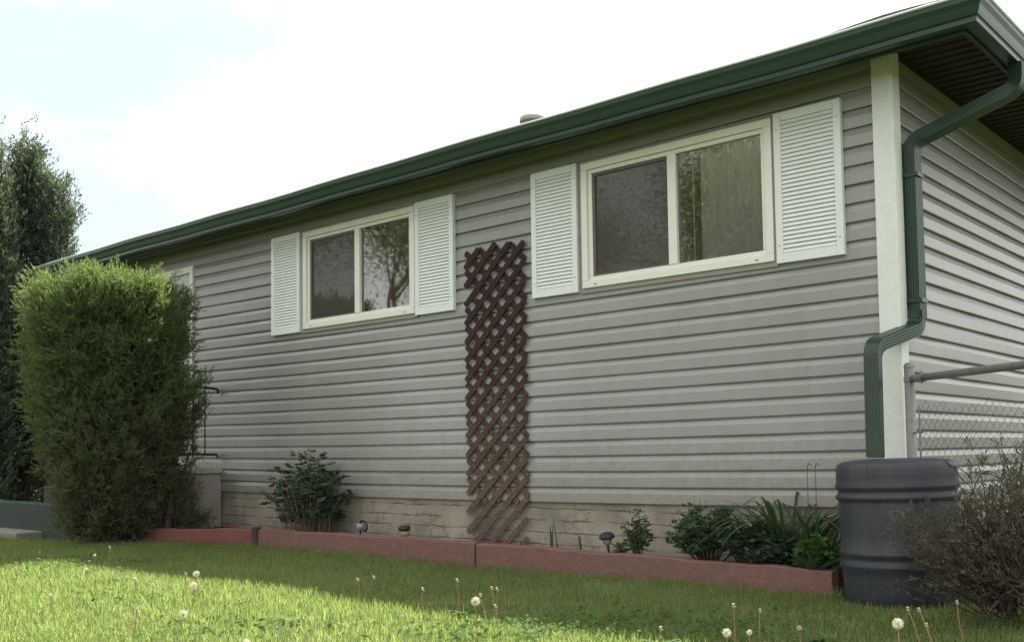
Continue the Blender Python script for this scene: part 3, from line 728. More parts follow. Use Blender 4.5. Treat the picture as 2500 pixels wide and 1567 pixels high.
# ------------------------------------------------------------------ barrel
BC = (.16, -.52)
b = MB(); zb = GZ-.03
prof = [(.001, zb), (.265, zb), (.285, zb+.02), (.292, zb+.06), (.300, zb+.16), (.303, zb+.205), (.313, zb+.222), (.313, zb+.236), (.300, zb+.255), (.300, zb+.272), (.313, zb+.288), (.313, zb+.302), (.302, zb+.322), (.302, zb+.40), (.306, zb+.56),
        (.304, zb+.575), (.305, zb+.585), (.318, zb+.598), (.318, zb+.612), (.304, zb+.628), (.304, zb+.642), (.318, zb+.656), (.318, zb+.668), (.311, zb+.69), (.312, zb+.72), (.309, zb+.765), (.303, zb+.785), (.292, zb+.797), (.268, zb+.806), (.20, zb+.815), (.10, zb+.819), (.001, zb+.820)]
tilt = Matrix.Rotation(R(-1.2), 3, 'Y')
prof = [(r_*.985, zb+(z_-zb)*.935) for r_, z_ in prof]; b.lathe((BC[0], BC[1], 0), prof, 64, tilt)
bar = b.build('rain_barrel', barrel_m, smooth=True); tag(bar, 'dark grey plastic rain barrel with ribbed bands under the green downspout', 'barrel')

# ------------------------------------------------------------------ fence
f0 = Vector((.115, -.16, 0)); fd = Vector((.74, -.575, 0)).normalized()
fe = empty('chain_link_fence', (.115, -.16, GZ), 'rusty galvanised chain link fence starting at the house corner behind the barrel', 'fence')
b = MB(); b.tube([f0+Vector((0, 0, GZ-.1)), f0+Vector((0, 0, .80))], .028, 14); b.lathe((f0.x, f0.y, 0), [(.029, .80), (.030, .81), (.02, .825), (.001, .83)], 14); b.build('post', galv_m, fe, smooth=True)
b = MB(); b.tube([f0+fd*.035+Vector((0, 0, .735)), f0+fd*3.1+Vector((0, 0, .735))], .0205, 12); b.build('top_rail', galv_m, fe, smooth=True)
b = MB(); b.tube([f0+fd*.03+Vector((0, 0, .735)), f0+fd*.13+Vector((0, 0, .733))], [.018, .027], 10); b.lathe((f0.x, f0.y, 0), [(.0285, .72), (.0315, .722), (.0315, .748), (.0285, .75)], 14); b.tube([f0+fd*.12+Vector((0, 0, .70)), f0+fd*.12+Vector((0, 0, .775))], .005, 6); b.build('rail_clamp', galv_m, fe)
b = MB(); p3 = f0+fd*3.1; b.tube([p3+Vector((0, 0, GZ-.1)), p3+Vector((0, 0, .85))], .033, 14); b.build('post', galv_m, fe, smooth=True)
b = MB()
b.tube([f0+fd*.085+Vector((0, 0, .58)), f0+fd*.083+Vector((0, 0, .1)), f0+fd*.085+Vector((0, 0, GZ))], .006, 5)
for z in (.43, .1, -.25): b.tube([f0+fd*-.036+Vector((0, 0, z)), f0+fd*.12+Vector((0, 0, z+.005))], .0045, 4)
b.build('tension_bar', galv_m, fe)
b = MB(); nw = 90; cw_ = .027
def slack(s): return .63-.10*math.exp(-((s-.35)/.25)**2)+.04*math.sin(s*5)
for i in range(nw):
    pts = []; s0 = .09+i*cw_; k = 0; z = .66; top = slack(s0)
    while z > GZ:
        s = s0+((k+i) % 2)*cw_
        if z < top: pts.append(f0+fd*s+Vector((rng.normal()*.0015, (.002 if k % 2 else -.002)+rng.normal()*.002, z+.010*math.sin(s*6)+.004*math.sin(s*17+z*5))))
        z -= .029; k += 1
    b.tube(pts, .0011, 3, cap=False)
b.build('mesh_fabric', wire_m, fe)
# vine on the fence
b = MB(); LV = []; LD = []
for i in range(16):
    s = random.uniform(.15, 1.6); p = f0+fd*s+Vector((0, 0, random.uniform(-.3, .2))); d = Vector((random.uniform(-.6, .6), random.uniform(-.3, .3), 1)).normalized(); pts = [p.copy()]
    for k in range(random.randint(6, 14)):
        d = (d+Vector((random.gauss(0, .3), random.gauss(0, .2), random.gauss(.0, .25)))).normalized(); p = p+d*.045
        if p.z > .74: break
        pts.append(p.copy())
        if random.random() < .45: LV.append(tuple(p)); LD.append(tuple(norm(np.array(d)+rng.normal(size=3)*.8)))
    b.tube(pts, .0028, 3, cap=False)
vn = empty('vine', tuple(f0+fd*.5+Vector((0, 0, GZ))), 'bare tangled vine twigs climbing the chain link fence', 'vine')
b.build('stems', bark2_m, vn)
V, F = leaf_arrays(np.array(LV), np.array(LD), .035, .022); np_mesh('foliage', V, F, fine_m, vn)

# ------------------------------------------------------------------ plants
def stem_tube(mb, p, q, r0, r1, bend=.0, n=5, k=5):
    p = Vector(p); q = Vector(q); mid_ = Vector((random.uniform(-1, 1), random.uniform(-1, 1), 0))*bend
    pts = [p.lerp(q, t/n)+mid_*math.sin(math.pi*t/n) for t in range(n+1)]
    mb.tube(pts, [r0+(r1-r0)*t/n for t in range(n+1)], k, cap=False); return pts

# clipped cedar shrub in front of the door
hc = np.array([-6.985, -1.14]); vdir = norm(np.array([-.891, .454])); pdir = np.array([.454, .891])  # pdir: across, as seen from the lawn
HT = 2.45
def hedge_radius(z):
    t = np.clip((z-GZ)/HT, 0, 1)
    return np.interp(t, [0, .06, .15, .3, .5, .75, .88, .96, 1.0], [.27, .34, .42, .53, .61, .66, .67, .63, .52])
def hp(a, d, z): q = hc+pdir*a+vdir*d; return (q[0], q[1], z)
def hedge_pts(n, shell=(.72, 1.0), zr=(.03, .98)):
    z = GZ+HT*rng.uniform(*zr, n); r = hedge_radius(z); u = rng.uniform(-1, 1, n); side = rng.random(n)
    # walk round a rounded box outline
    th = rng.uniform(0, 2*np.pi, n); c, s = np.cos(th), np.sin(th); e = (np.abs(c)**2.8+np.abs(s)**2.8)**(-1/2.8)
    lump = 1+.07*np.sin(3*th+z*4)+.07*np.sin(7*th-z*6)+.06*np.sin(11*th+z*9)+.05*np.sin(19*th-z*14)
    f = rng.uniform(shell[0], shell[1], n)*lump
    a = r*f*e*c; a = a*np.where(a > 0, .93, 1.0)-.045-.05*(z > 1.2)*(z-1.2); d = r*.75*f*e*s
    P = np.stack([hc[0]+pdir[0]*a+vdir[0]*d, hc[1]+pdir[1]*a+vdir[1]*d, z], 1)
    O = np.stack([pdir[0]*c+vdir[0]*s, pdir[1]*c+vdir[1]*s, np.zeros(n)], 1)
    return P, O
hd = empty('cedar_shrub', (-6.9, -.95, -.37), 'big clipped cedar shrub in front of the door, its top sunlit yellow green', 'shrub')
Vs, Fs, off = [], [], 0
def acc(V, F):
    global off
    Vs.append(V); Fs.append(F+off); off += len(V)
UP = np.array([0, 0, 1.])
# clumps: groups of sprays that share a direction, so that the face breaks into lit tufts and dark gaps
nc = 2100; C, O = hedge_pts(nc, (.78, 1.05)); CD = norm(O*.6+UP*.8+rng.normal(size=C.shape)*.5)
m_ = 12; P = (C[:, None]+CD[:, None]*rng.uniform(-.07, .14, (nc, m_, 1))+rng.normal(size=(nc, m_, 3))*.024).reshape(-1, 3)
D = norm((CD[:, None]+rng.normal(size=(nc, m_, 3))*.42).reshape(-1, 3)); acc(*sprays(P, D, 9, .075, .026, .0095))
P, O = hedge_pts(9000, (.30, .86)); D = norm(UP*.6+rng.normal(size=P.shape)); acc(*sprays(P, D, 6, .10, .045, .022))
# top: long upright shoots
n = 5200; a = rng.uniform(-1, 1, n); d = rng.uniform(-1, 1, n); keep = (np.abs(a)**2.6+np.abs(d)**2.6) < 1; a, d = a[keep], d[keep]; n = len(a)
ztop = GZ+HT-.20+.20*(1-np.abs(a)**2.2)*(1-.3*np.abs(d)**2)+.05*np.sin(a*9+d*4)+.04*np.sin(a*17-d*8)
ztop -= np.where(a > .5, (a-.5)*.55, 0)+np.where(a < -.4, (-.4-a)*.45, 0)
xy = hc[None]+pdir[None]*(a*.66-.09)[:, None]+vdir[None]*(d*.6)[:, None]
P = np.concatenate([xy, (ztop-rng.uniform(0, .30, n))[:, None]], 1)
D = norm(np.concatenate([pdir[None]*(a*.6)[:, None]+vdir[None]*(d*.4)[:, None], np.ones((n, 1))*.9], 1)+rng.normal(size=P.shape)*.33); acc(*sprays(P, D, 11, rng.uniform(.07, .15, n), .030, .009, .6))
# tall tips sticking out
for a_, d_, L_, lean in ((-.18, 0, .20, .05), (.02, .1, .28, -.15), (.22, .0, .26, -.45), (.10, .3, .18, -.3), (.48, .1, .30, .8), (.36, 0, .2, .2), (-.45, 0, .20, -.4), (-.72, .1, .2, -.9), (-.62, .3, .2, -.8), (.3, .3, .16, .1), (-.05, .2, .2, -.2), (-.88, 0, .2, -1.3), (-.3, .2, .2, 0), (-.98, .0, .14, -2.0), (-.55, -.2, .24, -.3)):
    q = hc+pdir*a_*.70+vdir*d_*.6; z0 = GZ+HT-.12+.08*(1-abs(a_))-(.12 if a_ < -.6 else 0)
    ax = norm(np.array([*(pdir*lean), 1.0])); m_ = 20; tt_ = np.linspace(0, 1, m_)[:, None]
    P = np.array([[q[0], q[1], z0]])+ax[None]*tt_*L_+rng.normal(size=(m_, 3))*.012*(1-tt_); D = norm(ax[None]+rng.normal(size=(m_, 3))*.42); acc(*sprays(P, D, 6, .05, .024, .008, .8))
for i in range(46):
    a_ = random.uniform(-.95, .85); d_ = random.uniform(-.5, .5); L_ = random.uniform(.08, .20); q = hc+pdir*(a_*.64-.08)+vdir*d_*.6; z0 = GZ+HT-.14+.06*(1-abs(a_))-(.14 if a_ < -.6 else 0)-(.12 if a_ > .65 else 0)
    ax = norm(np.array([*(pdir*(a_*.9+random.uniform(-.3, .3))), 1.0])); m_ = 13; tt_ = np.linspace(0, 1, m_)[:, None]
    P = np.array([[q[0], q[1], z0]])+ax[None]*tt_*L_+rng.normal(size=(m_, 3))*.010*(1-tt_); D = norm(ax[None]+rng.normal(size=(m_, 3))*.42); acc(*sprays(P, D, 6, .045, .022, .007, .8))
# left side tips leaning outwards
n = 900; z = rng.uniform(GZ+1.0, GZ+HT-.12, n); r = hedge_radius(z)
xy = hc[None]-pdir[None]*(r*rng.uniform(.85, 1.06, n))[:, None]+vdir[None]*rng.uniform(-.4, .4, n)[:, None]
P = np.concatenate([xy, z[:, None]], 1); D = norm(np.concatenate([-pdir[None]*np.ones((n, 1)), np.ones((n, 1))*.55], 1)+rng.normal(size=P.shape)*.25); acc(*sprays(P, D, 10, rng.uniform(.06, .13, n), .028, .009, .6))
wb = MB()
def branchlet(base, tip, n_s, rad, k=8):
    base = np.array(base); tip = np.array(tip)
    stem_tube(wb, base, tip, .012, .004, .03)
    t = rng.uniform(.25, 1, n_s)[:, None]; P = base[None]+(tip-base)[None]*t+rng.normal(size=(n_s, 3))*rad*(1.1-t*.5); D = norm((tip-base)[None]/np.linalg.norm(tip-base)+rng.normal(size=(n_s, 3))*.6); acc(*sprays(P, D, k, .065, .024, .009))
branchlet(hp(.40, .0, -.36), hp(.56, 0, .12), 330, .09); branchlet(hp(.42, .05, -.36), hp(.68, .0, -.02), 260, .08); branchlet(hp(.45, .1, -.35), hp(.80, .05, -.24), 240, .07)
branchlet(hp(.50, .0, -.3), hp(.66, .0, .45), 260, .07); branchlet(hp(.45, .0, .3), hp(.76, 0, .85), 240, .06); branchlet(hp(.5, .0, .5), hp(.76, .0, 1.15), 240, .07)
np_mesh('foliage', np.concatenate(Vs), np.concatenate(Fs), hedge_m, hd)
for i in range(9):
    a_ = random.uniform(-.28, .30); stem_tube(wb, hp(a_*.7, random.uniform(-.15, .15), -.42), hp(a_*2.2, random.uniform(-.3, .3), random.uniform(.7, 1.6)), .035, .010, .1, 6, 7)
stem_tube(wb, hp(.42, -.1, -.42), hp(.56, -.1, .9), .028, .012, .05, 6, 7)
wb.build('trunk', bark_m, hd)

# tall cedars beyond the steps
def tall_cedar(x, y, H, rad, label, n_s, holes=0, shape=None, seed=0):
    global Vs, Fs, off
    Vs, Fs, off = [], [], 0
    t_ = empty('cedar_tree', (x, y, GZ), label, 'tree', 'tall cedars left of the house')
    tw = MB(); shape = shape or ([0, .08, .3, .6, .85, 1], [.55, .8, 1, .85, .45, .05])
    nst = 5 if holes else 3; axes = []
    for i in range(nst):
        a_ = 2*math.pi*i/nst+seed; top = Vector((x+math.cos(a_)*rad*.45, y+math.sin(a_)*rad*.45, GZ+H*random.uniform(.72, .95)))
        pts = [Vector((x, y, GZ-.1)).lerp(top, k/8)+Vector((math.sin(k+i)*.03, math.cos(k*1.3+i)*.03, 0)) for k in range(9)]
        tw.tube(pts, [.10*(1-k/9)+.012 for k in range(9)], 7, cap=False); axes.append(pts)
    # clumps of sprays
    nc = int(n_s/26); z = GZ+H*rng.uniform(.04, 1, nc)**.9; th = rng.uniform(0, 2*np.pi, nc)
    r = np.interp((z-GZ)/H, shape[0], shape[1])*rad*rng.uniform(.45, 1.05, nc)
    C = np.stack([x+r*np.cos(th), y+r*np.sin(th), z], 1)
    if holes:
        keep = ~((z > GZ+H*.30) & (z < GZ+H*.62) & (rng.random(nc) < holes)); C = C[keep]; th = th[keep]
    for c, a_ in zip(C, th):
        if random.random() < .35:
            ax = random.choice(axes); kk = min(7, max(0, int((c[2]-GZ)/H*8-1))); tw.tube([ax[kk], Vector(c)], [.014, .005], 4, cap=False)
    m_ = 26; P = (C[:, None, :]+rng.normal(size=(len(C), m_, 3))*np.array([.085, .085, .15])).reshape(-1, 3)
    O = np.stack([np.cos(th), np.sin(th), np.ones(len(th))*1.3], 1)[:, None, :]; D = norm((O+rng.normal(size=(len(C), m_, 3))*.55).reshape(-1, 3))
    acc(*sprays(P, D, 6, .12, .055, .022))
    # pointed leaders
    for ax in axes:
        P = np.array([ax[-1]])+rng.normal(size=(90, 3))*np.array([.06, .06, .22])+np.array([0, 0, .1]); D = norm(np.array([0, 0, 1.])+rng.normal(size=(90, 3))*.45); acc(*sprays(P, D, 6, .12, .05, .02))
    np_mesh('crown', np.concatenate(Vs), np.concatenate(Fs), cedar_m, t_); tw.build('trunk', bark_m, t_)
tall_cedar(-12.10, .12, 5.0, .36, 'tallest cedar tree with pointed top, behind the clipped shrub at left', 6500, 0, ([0, .1, .3, .6, .8, .92, 1], [.5, .8, 1, .95, .6, .35, .03]), seed=1)
tall_cedar(-11.80, .42, 4.6, .36, 'cedar tree with sky showing between its bare forks, touching the gutter end', 3800, .6, ([0, .1, .3, .5, .75, .9, 1], [.3, .45, .6, 1.0, .9, .5, .1]), seed=2)
tall_cedar(-11.80, -.50, 4.85, .40, 'cedar tree cut off by the left edge of the photo', 7500, 0, ([0, .1, .3, .6, .8, .92, 1], [.5, .8, 1, .95, .6, .35, .03]), seed=3)

# dark evergreen hedge further back so that the corner closes
Vs, Fs, off = [], [], 0
n = 6500; P = np.stack([rng.uniform(-17, -13.2, n), rng.uniform(-3.5, 4.5, n), GZ+rng.uniform(0, 1, n)**1.2*2.3], 1); D = norm(rng.normal(size=P.shape)+np.array([0, 0, .8])); acc(*sprays(P, D, 6, .22, .12, .06))
o = np_mesh('evergreen_hedge', np.concatenate(Vs), np.concatenate(Fs), cedar_m); tag(o, 'dark dense evergreen hedge seen between the cedar trunks', 'hedge')

# peony by the foundation
def compound_plant(name, base, H, rad, n_st, label, cat, m, leafL, leafW, leaf_n=7, dead=0, lean=.5, leaflets=3):
    t_ = empty(name, base, label, cat); w = MB(); PP, DD = [], []
    for i in range(n_st):
        a_ = random.uniform(0, 2*math.pi); rr = rad*math.sqrt(random.random()); hh = H*(1-.45*(rr/rad)**1.5)*random.uniform(.75, 1.05)
        tip = Vector((base[0]+math.cos(a_)*rr, base[1]+math.sin(a_)*rr*.8, base[2]+hh)); b0 = Vector((base[0]+math.cos(a_)*rr*.2, base[1]+math.sin(a_)*rr*.2, base[2]))
        pts = stem_tube(w, b0, tip, .005, .002, .03, 6, 4)
        for k in range(leaf_n):
            t = random.uniform(.3, 1); p = b0.lerp(tip, t); a2 = random.uniform(0, 6.28)
            d = Vector((math.cos(a2), math.sin(a2), random.uniform(-.1, .6))).normalized(); q = p+d*leafL*random.uniform(.5, 1.1)
            w.tube([p, q], .0015, 3, cap=False)
            sd = d.cross(Vector((0, 0, 1))).normalized()
            for s_ in range(-leaflets//2+1, leaflets//2+2):
                dd = (d+sd*s_*.65+Vector((0, 0, random.uniform(-.35, .15)))).normalized(); PP.append(tuple(q-d*.02*abs(s_))); DD.append(tuple(dd))
    PP = np.array(PP); DD = np.array(DD); V, F = leaf_arrays(PP, DD, leafL*rng.uniform(.7, 1.2, len(PP)), leafW)
    np_mesh('foliage', V, F, m, t_); w.build('stems', dead_m if dead else bark2_m, t_)
    return t_
pe = compound_plant('peony_bush', (-5.20, -.28, -.365), .76, .44, 60, 'dark green leafy peony bush against the foundation, left of the trellis', 'bush', peony_m, .075, .030, 9, 1)
Vs, Fs, off = [], [], 0
b = MB()
for i in range(150):
    a_ = random.uniform(0, 6.28); r_ = random.uniform(.05, .36); p = Vector((-5.28+math.cos(a_)*r_*1.1, -.28+math.sin(a_)*r_*.5, -.36)); b.tube([p, p+Vector((random.gauss(0, .07), random.gauss(0, .05), random.uniform(.1, .33)))], .0022, 3, cap=False)
b.build('dry_stalks', dead_m, pe)
compound_plant('feathery_plant', (-1.66, -.30, -.365), .36, .11, 12, 'small upright feathery green plant in the bed, right of the black mushroom light', 'plant', fine_m, .035, .016, 12, 0)
compound_plant('feathery_plant', (-1.80, -.30, -.365), .12, .06, 6, 'tiny green sprout beside the black mushroom light', 'plant', fine_m, .03, .014, 6, 0)
compound_plant('leafy_shrub', (-1.12, -.30, -.365), .42, .30, 46, 'low dark green shrub against the cracked foundation, left of the daylily clump', 'shrub', fine_m, .04, .02, 12, 0)
compound_plant('leafy_shrub', (-.72, -.34, -.365), .30, .28, 40, 'low spreading green plant under the daylily leaves', 'plant', peony_m, .05, .02, 10, 0)
compound_plant('bright_green_plant', (-.37, -.40, -.365), .27, .09, 8, 'bright light green leafy plant beside the barrel', 'plant', bright_m, .065, .034, 9, 0)
def strap_leaves(mb_v, mb_f, base, n, L0, L1, w, spread, up=1.0, dirx=0):
    for i in range(n):
        a_ = random.uniform(0, 6.28); d = Vector((math.cos(a_)*spread+dirx, math.sin(a_)*spread*.6, up)).normalized(); L = random.uniform(L0, L1); p = Vector(base)+Vector((random.uniform(-.10, .10), random.uniform(-.05, .05), 0)); sd = Vector((-math.sin(a_), math.cos(a_), 0)); o = len(mb_v); m_ = 10
        for k in range(m_+1):
            t = k/m_; ww = w*(1-t**2.2)*.5+.0008
            fold = .003
            mb_v.append(tuple(p-sd*ww)); mb_v.append(tuple(p+sd*ww)); d = (d+Vector((0, 0, -.17*(1+t)*random.uniform(.8, 1.2)))*(L/.5)*.62).normalized(); p = p+d*L/m_
            if p.z < -.355: p.z = -.355
        for k in range(m_): mb_f.append((o+2*k, o+2*k+1, o+2*k+3, o+2*k+2))
dl = empty('daylily_clump', (-.55, -.30, -.365), 'clump of long arching strap leaves between the shrub and the barrel', 'plant')
b = MB(); strap_leaves(b.v, b.f, (-.60, -.28, -.365), 60, .55, .95, .022, .42); strap_leaves(b.v, b.f, (-.42, -.30, -.365), 44, .5, .85, .024, .5, 1, -.1); strap_leaves(b.v, b.f, (-.85, -.28, -.365), 22, .35, .6, .018, .5)
b.build('leaves', strap_m, dl, smooth=True)
for x_ in (-.52, -.47):
    b = MB(); stem_tube(b, (x_, -.2, -.36), (x_+.01, -.17, .24), .0028, .002, .015)
    b.tube([(x_+.01, -.17, .236), (x_+.02, -.17, .265), (x_+.04, -.17, .25)], .003, 4); b.build('flower_stalk', strap_m, dl)
hs = empty('hosta', (-.33, -.46, -.365), 'broad drooping green leaves at the foot of the bright plant', 'plant')
b = MB(); strap_leaves(b.v, b.f, (-.36, -.45, -.365), 13, .18, .28, .05, 1.0, .9); b.build('leaves', strap_m, hs, smooth=True)
for (x_, n_, L_, lab) in ((-2.36, 3, .30, 'tall single iris blade left of the black mushroom light'), (-2.15, 3, .17, 'short leaning iris blades next to the taller blade'), (-2.62, 3, .12, 'tiny drooping blades at the foot of the trellis')):
    ir = empty('iris_sprout', (x_, -.30, -.365), lab, 'plant', 'sprouts in the planting bed'); b = MB(); strap_leaves(b.v, b.f, (x_, -.30, -.365), n_, L_*.7, L_, .024, .18, 1); 
    for i, v_ in enumerate(b.v): b.v[i] = (x_+(v_[0]-x_)*.55, v_[1], v_[2])
    b.build('leaves', strap_m, ir, smooth=True)

# twiggy juniper at right
jn = empty('juniper_shrub', (.78, -1.02, GZ), 'sprawling half brown twiggy juniper in front of the barrel at the right edge', 'shrub')
Vs, Fs, off = [], [], 0; jw = MB()
vj = norm(np.array([-.30, .954])); pj = np.array([.954, .30])
def jp(a, d, z): q = np.array([.66, -1.0])+pj*a+vj*d; return np.array([q[0], q[1], z])
for i in range(165):
    a0 = random.uniform(-.1, .5); ang_ = random.uniform(-1.25, 1.0); L_ = random.uniform(.35, .95)*(1 if ang_ > -.9 else .8)
    base = jp(a0*.7+.1, random.uniform(-.1, .1), GZ+random.uniform(0, .12)); tip = base+np.array([*(pj*math.sin(ang_)*L_*.78), math.cos(ang_)*L_*.80])+np.array([*(vj*random.uniform(-.28, .22)), random.uniform(-.02, .02)])
    if tip[2] < GZ+.06: tip[2] = GZ+.06
    a_rel = (tip[:2]-np.array([.66, -1.0])) @ pj
    if a_rel < -.12: tip[2] = min(tip[2], GZ+.30+.9*(a_rel+.45)+random.uniform(-.05, .08))
    if a_rel < -.42: continue
    tip[2] = min(tip[2], GZ+.60+max(0, a_rel)*1.3+random.uniform(-.1, .1))
    stem_tube(jw, base, tip, .006, .0018, .05, 5, 4)
    n_ = int(15*L_/.6); t = rng.uniform(.25, 1.0, n_)[:, None]; P = base[None]+(tip-base)[None]*t+rng.normal(size=(n_, 3))*.028; D = norm((tip-base)[None]/np.linalg.norm(tip-base)+rng.normal(size=(n_, 3))*.75); acc(*sprays(P, D, 9, .06, .024, .0085, .9))
np_mesh('foliage', np.concatenate(Vs), np.concatenate(Fs), juni_m, jn); jw.build('branches', bark2_m, jn)

# ------------------------------------------------------------------ garden lights
def garden_light(x, y, z, tilt, label, kind):
    t_ = empty('garden_light', (x, y, -.365), label, 'garden light', 'small solar lights along the bed')
    Mx = Matrix.Rotation(tilt, 3, 'Y') @ Matrix.Rotation(R(8), 3, 'X'); c = (x, y, -.365); q = MB(); q.lathe(c, [(.006, -.05), (.008, .0), (.008, z)], 10, Mx); q.build('stake', lampk_m, t_, smooth=True)
    if kind == 'cap':
        q = MB(); q.lathe(c, [(.018, z), (.028, z+.012), (.034, z+.042), (.030, z+.045)], 18, Mx); q.build('lens', lampg_m, t_, smooth=True)
        q = MB(); q.lathe(c, [(.020, z+.046), (.052, z+.046), (.055, z+.055), (.048, z+.074), (.028, z+.086), (.001, z+.089)], 24, Mx); q.build('cap', lampk_m, t_, smooth=True)
    elif kind == 'yellow':
        q = MB(); q.lathe(c, [(.016, z), (.034, z+.003), (.038, z+.045), (.036, z+.05)], 18, Mx); q.build('lens', lampy_m, t_, smooth=True)
        q = MB(); q.lathe(c, [(.030, z+.05), (.047, z+.05), (.048, z+.078), (.030, z+.084), (.001, z+.084)], 24, Mx); q.build('cap', lampk_m, t_, smooth=True)
    else:
        q = MB(); q.lathe(c, [(.014, z), (.030, z+.01), (.037, z+.035), (.033, z+.06), (.02, z+.072)], 18, Mx); q.build('lens', lampg_m, t_, smooth=True)
        q = MB(); M2 = Mx @ Matrix.Rotation(R(35), 3, 'Y'); cc = Vector(c)+Mx @ Vector((.006, .015, z+.04))
        q.tube([cc+Mx @ Vector((.046*math.cos(k), .01, .046*math.sin(k))) for k in np.linspace(-1.2, 3.3, 16)], .009, 8); q.build('ring', lampk_m, t_, smooth=True)
garden_light(-4.50, -.28, .075, R(12), 'tipped garden light with black ring and grey globe, nearest the peony', 'ring')
garden_light(-3.93, -.29, .055, R(4), 'garden light with black cap and yellow lens, between the tipped light and the trellis', 'yellow')
garden_light(-1.89, -.30, .085, R(-2), 'garden light with wide black mushroom cap, right of the trellis', 'cap')

# ------------------------------------------------------------------ lawn
def blade_mesh(name, n, xr, yr, Lr, Wr, seedc=0, keepf=None):
    X = rng.uniform(*xr, n); Y = rng.uniform(*yr, n)
    lim = np.where(X < -5.63, -.56-(-5.63-X)*.372, -.61)        # border line
    keep = Y < lim-.005; keep &= ~((X < -7.5) & (Y > -1.22)); keep &= ~((X < -8.45) & (Y > -1.47)); keep &= ((X-.16)**2+(Y+.52)**2 > .31**2)
    keep |= (X > -.2) & (Y < .0+.6) & ((X-.16)**2+(Y+.52)**2 > .31**2) & ((X > .04) | (Y < -.05))
    if keepf is not None: keep &= keepf(X, Y)
    X, Y = X[keep], Y[keep]; n = len(X)
    patch = .5+.5*np.sin(X*1.9+np.sin(Y*2.7))*np.cos(Y*2.2+X*.6); patch2 = .5+.5*np.sin(X*6.1+Y*3)*np.cos(Y*7.3-X*2)+(rng.random(n) < .015)*1.6
    L = rng.uniform(*Lr, n)*(.75+.3*patch+.25*patch2)
    nearwall = np.exp(-((Y-lim[keep])/.10)**2); L *= 1+.35*nearwall
    a = rng.uniform(0, 2*np.pi, n); lean = np.abs(rng.normal(0, .42, n)); d = np.stack([np.cos(a)*lean, np.sin(a)*lean, np.ones(n)], 1); d = norm(d)
    s = np.stack([-np.sin(a), np.cos(a), np.zeros(n)], 1); b2 = rng.uniform(0, 6.28, n); s = norm(s+.6*np.stack([np.cos(b2), np.sin(b2), np.zeros(n)], 1))
    w = rng.uniform(*Wr, n)[:, None]*.5
    z = GZ-.022+hills(X, Y)*.6; P = np.stack([X, Y, z], 1); L = L[:, None]
    mid_ = P+d*L*.55; tip = P+d*L+np.stack([np.cos(a), np.sin(a), -np.ones(n)*.3], 1)*L*.28*rng.random((n, 1))
    V = np.stack([P-s*w, P+s*w, mid_+s*w*.8, mid_-s*w*.8, tip], 1).reshape(-1, 3)
    i = np.arange(n)[:, None]*5
    F = np.concatenate([i+np.array([[0, 1, 2, 3]]), i+np.array([[3, 2, 4, 4]])], 1).reshape(-1, 4)
    # quads + tris: write tris as separate polygons
    me = bpy.data.meshes.new(name); me.vertices.add(len(V)); me.vertices.foreach_set('co', V.astype(np.float32).ravel())
    loops = np.concatenate([i+np.array([[0, 1, 2, 3]]), i+np.array([[3, 2, 4]])], 1).astype(np.int32).ravel()
    me.loops.add(len(loops)); me.loops.foreach_set('vertex_index', loops); me.polygons.add(2*n)
    st_ = (np.arange(n)[:, None]*7+np.array([[0, 4]])).astype(np.int32).ravel(); tt = np.tile(np.array([4, 3], np.int32), n)
    me.polygons.foreach_set('loop_start', st_); me.polygons.foreach_set('loop_total', tt); me.materials.append(grass_m); me.update(calc_edges=True)
    o = bpy.data.objects.new(name, me); COL.objects.link(o); return o
g1 = blade_mesh('grass', 470000, (-10.5, 2.6), (-5.2, .5), (.022, .060), (.0015, .0036))
tag(g1, 'green lawn grass, part in sun and part in shade', 'grass', kind='stuff')
g2 = blade_mesh('grass', 60000, (-20, 14), (-18, -.5), (.035, .075), (.004, .009), keepf=lambda X, Y: ~((X > -10.5) & (X < 2.6) & (Y > -5.2)))
tag(g2, 'coarser lawn grass away from the house', 'grass', kind='stuff')
# broad leaf weeds / clover in the lawn
Vs, Fs, off = [], [], 0
cx = []
for (wx, wy, wr, nn) in ((-.55, -2.1, .45, 420), (-.95, -2.6, .4, 260), (-.1, -1.9, .35, 260), (-3.2, -3.0, .5, 220), (-5.4, -2.4, .7, 260), (-1.9, -3.3, .5, 260)):
    P = np.stack([wx+rng.normal(size=nn)*wr*.5, wy+rng.normal(size=nn)*wr*.5, np.zeros(nn)], 1); P[:, 2] = GZ-.02+rng.uniform(.01, .055, nn)
    D = norm(np.stack([rng.normal(size=nn), rng.normal(size=nn), rng.uniform(0, .5, nn)], 1)); acc(*leaf_arrays(P, D, rng.uniform(.02, .045, nn), rng.uniform(.01, .02, nn)))
o = np_mesh('clover_patch', np.concatenate(Vs), np.concatenate(Fs), clover_m); tag(o, 'patches of broad leaved clover and weeds in the lawn', 'weeds', kind='stuff')
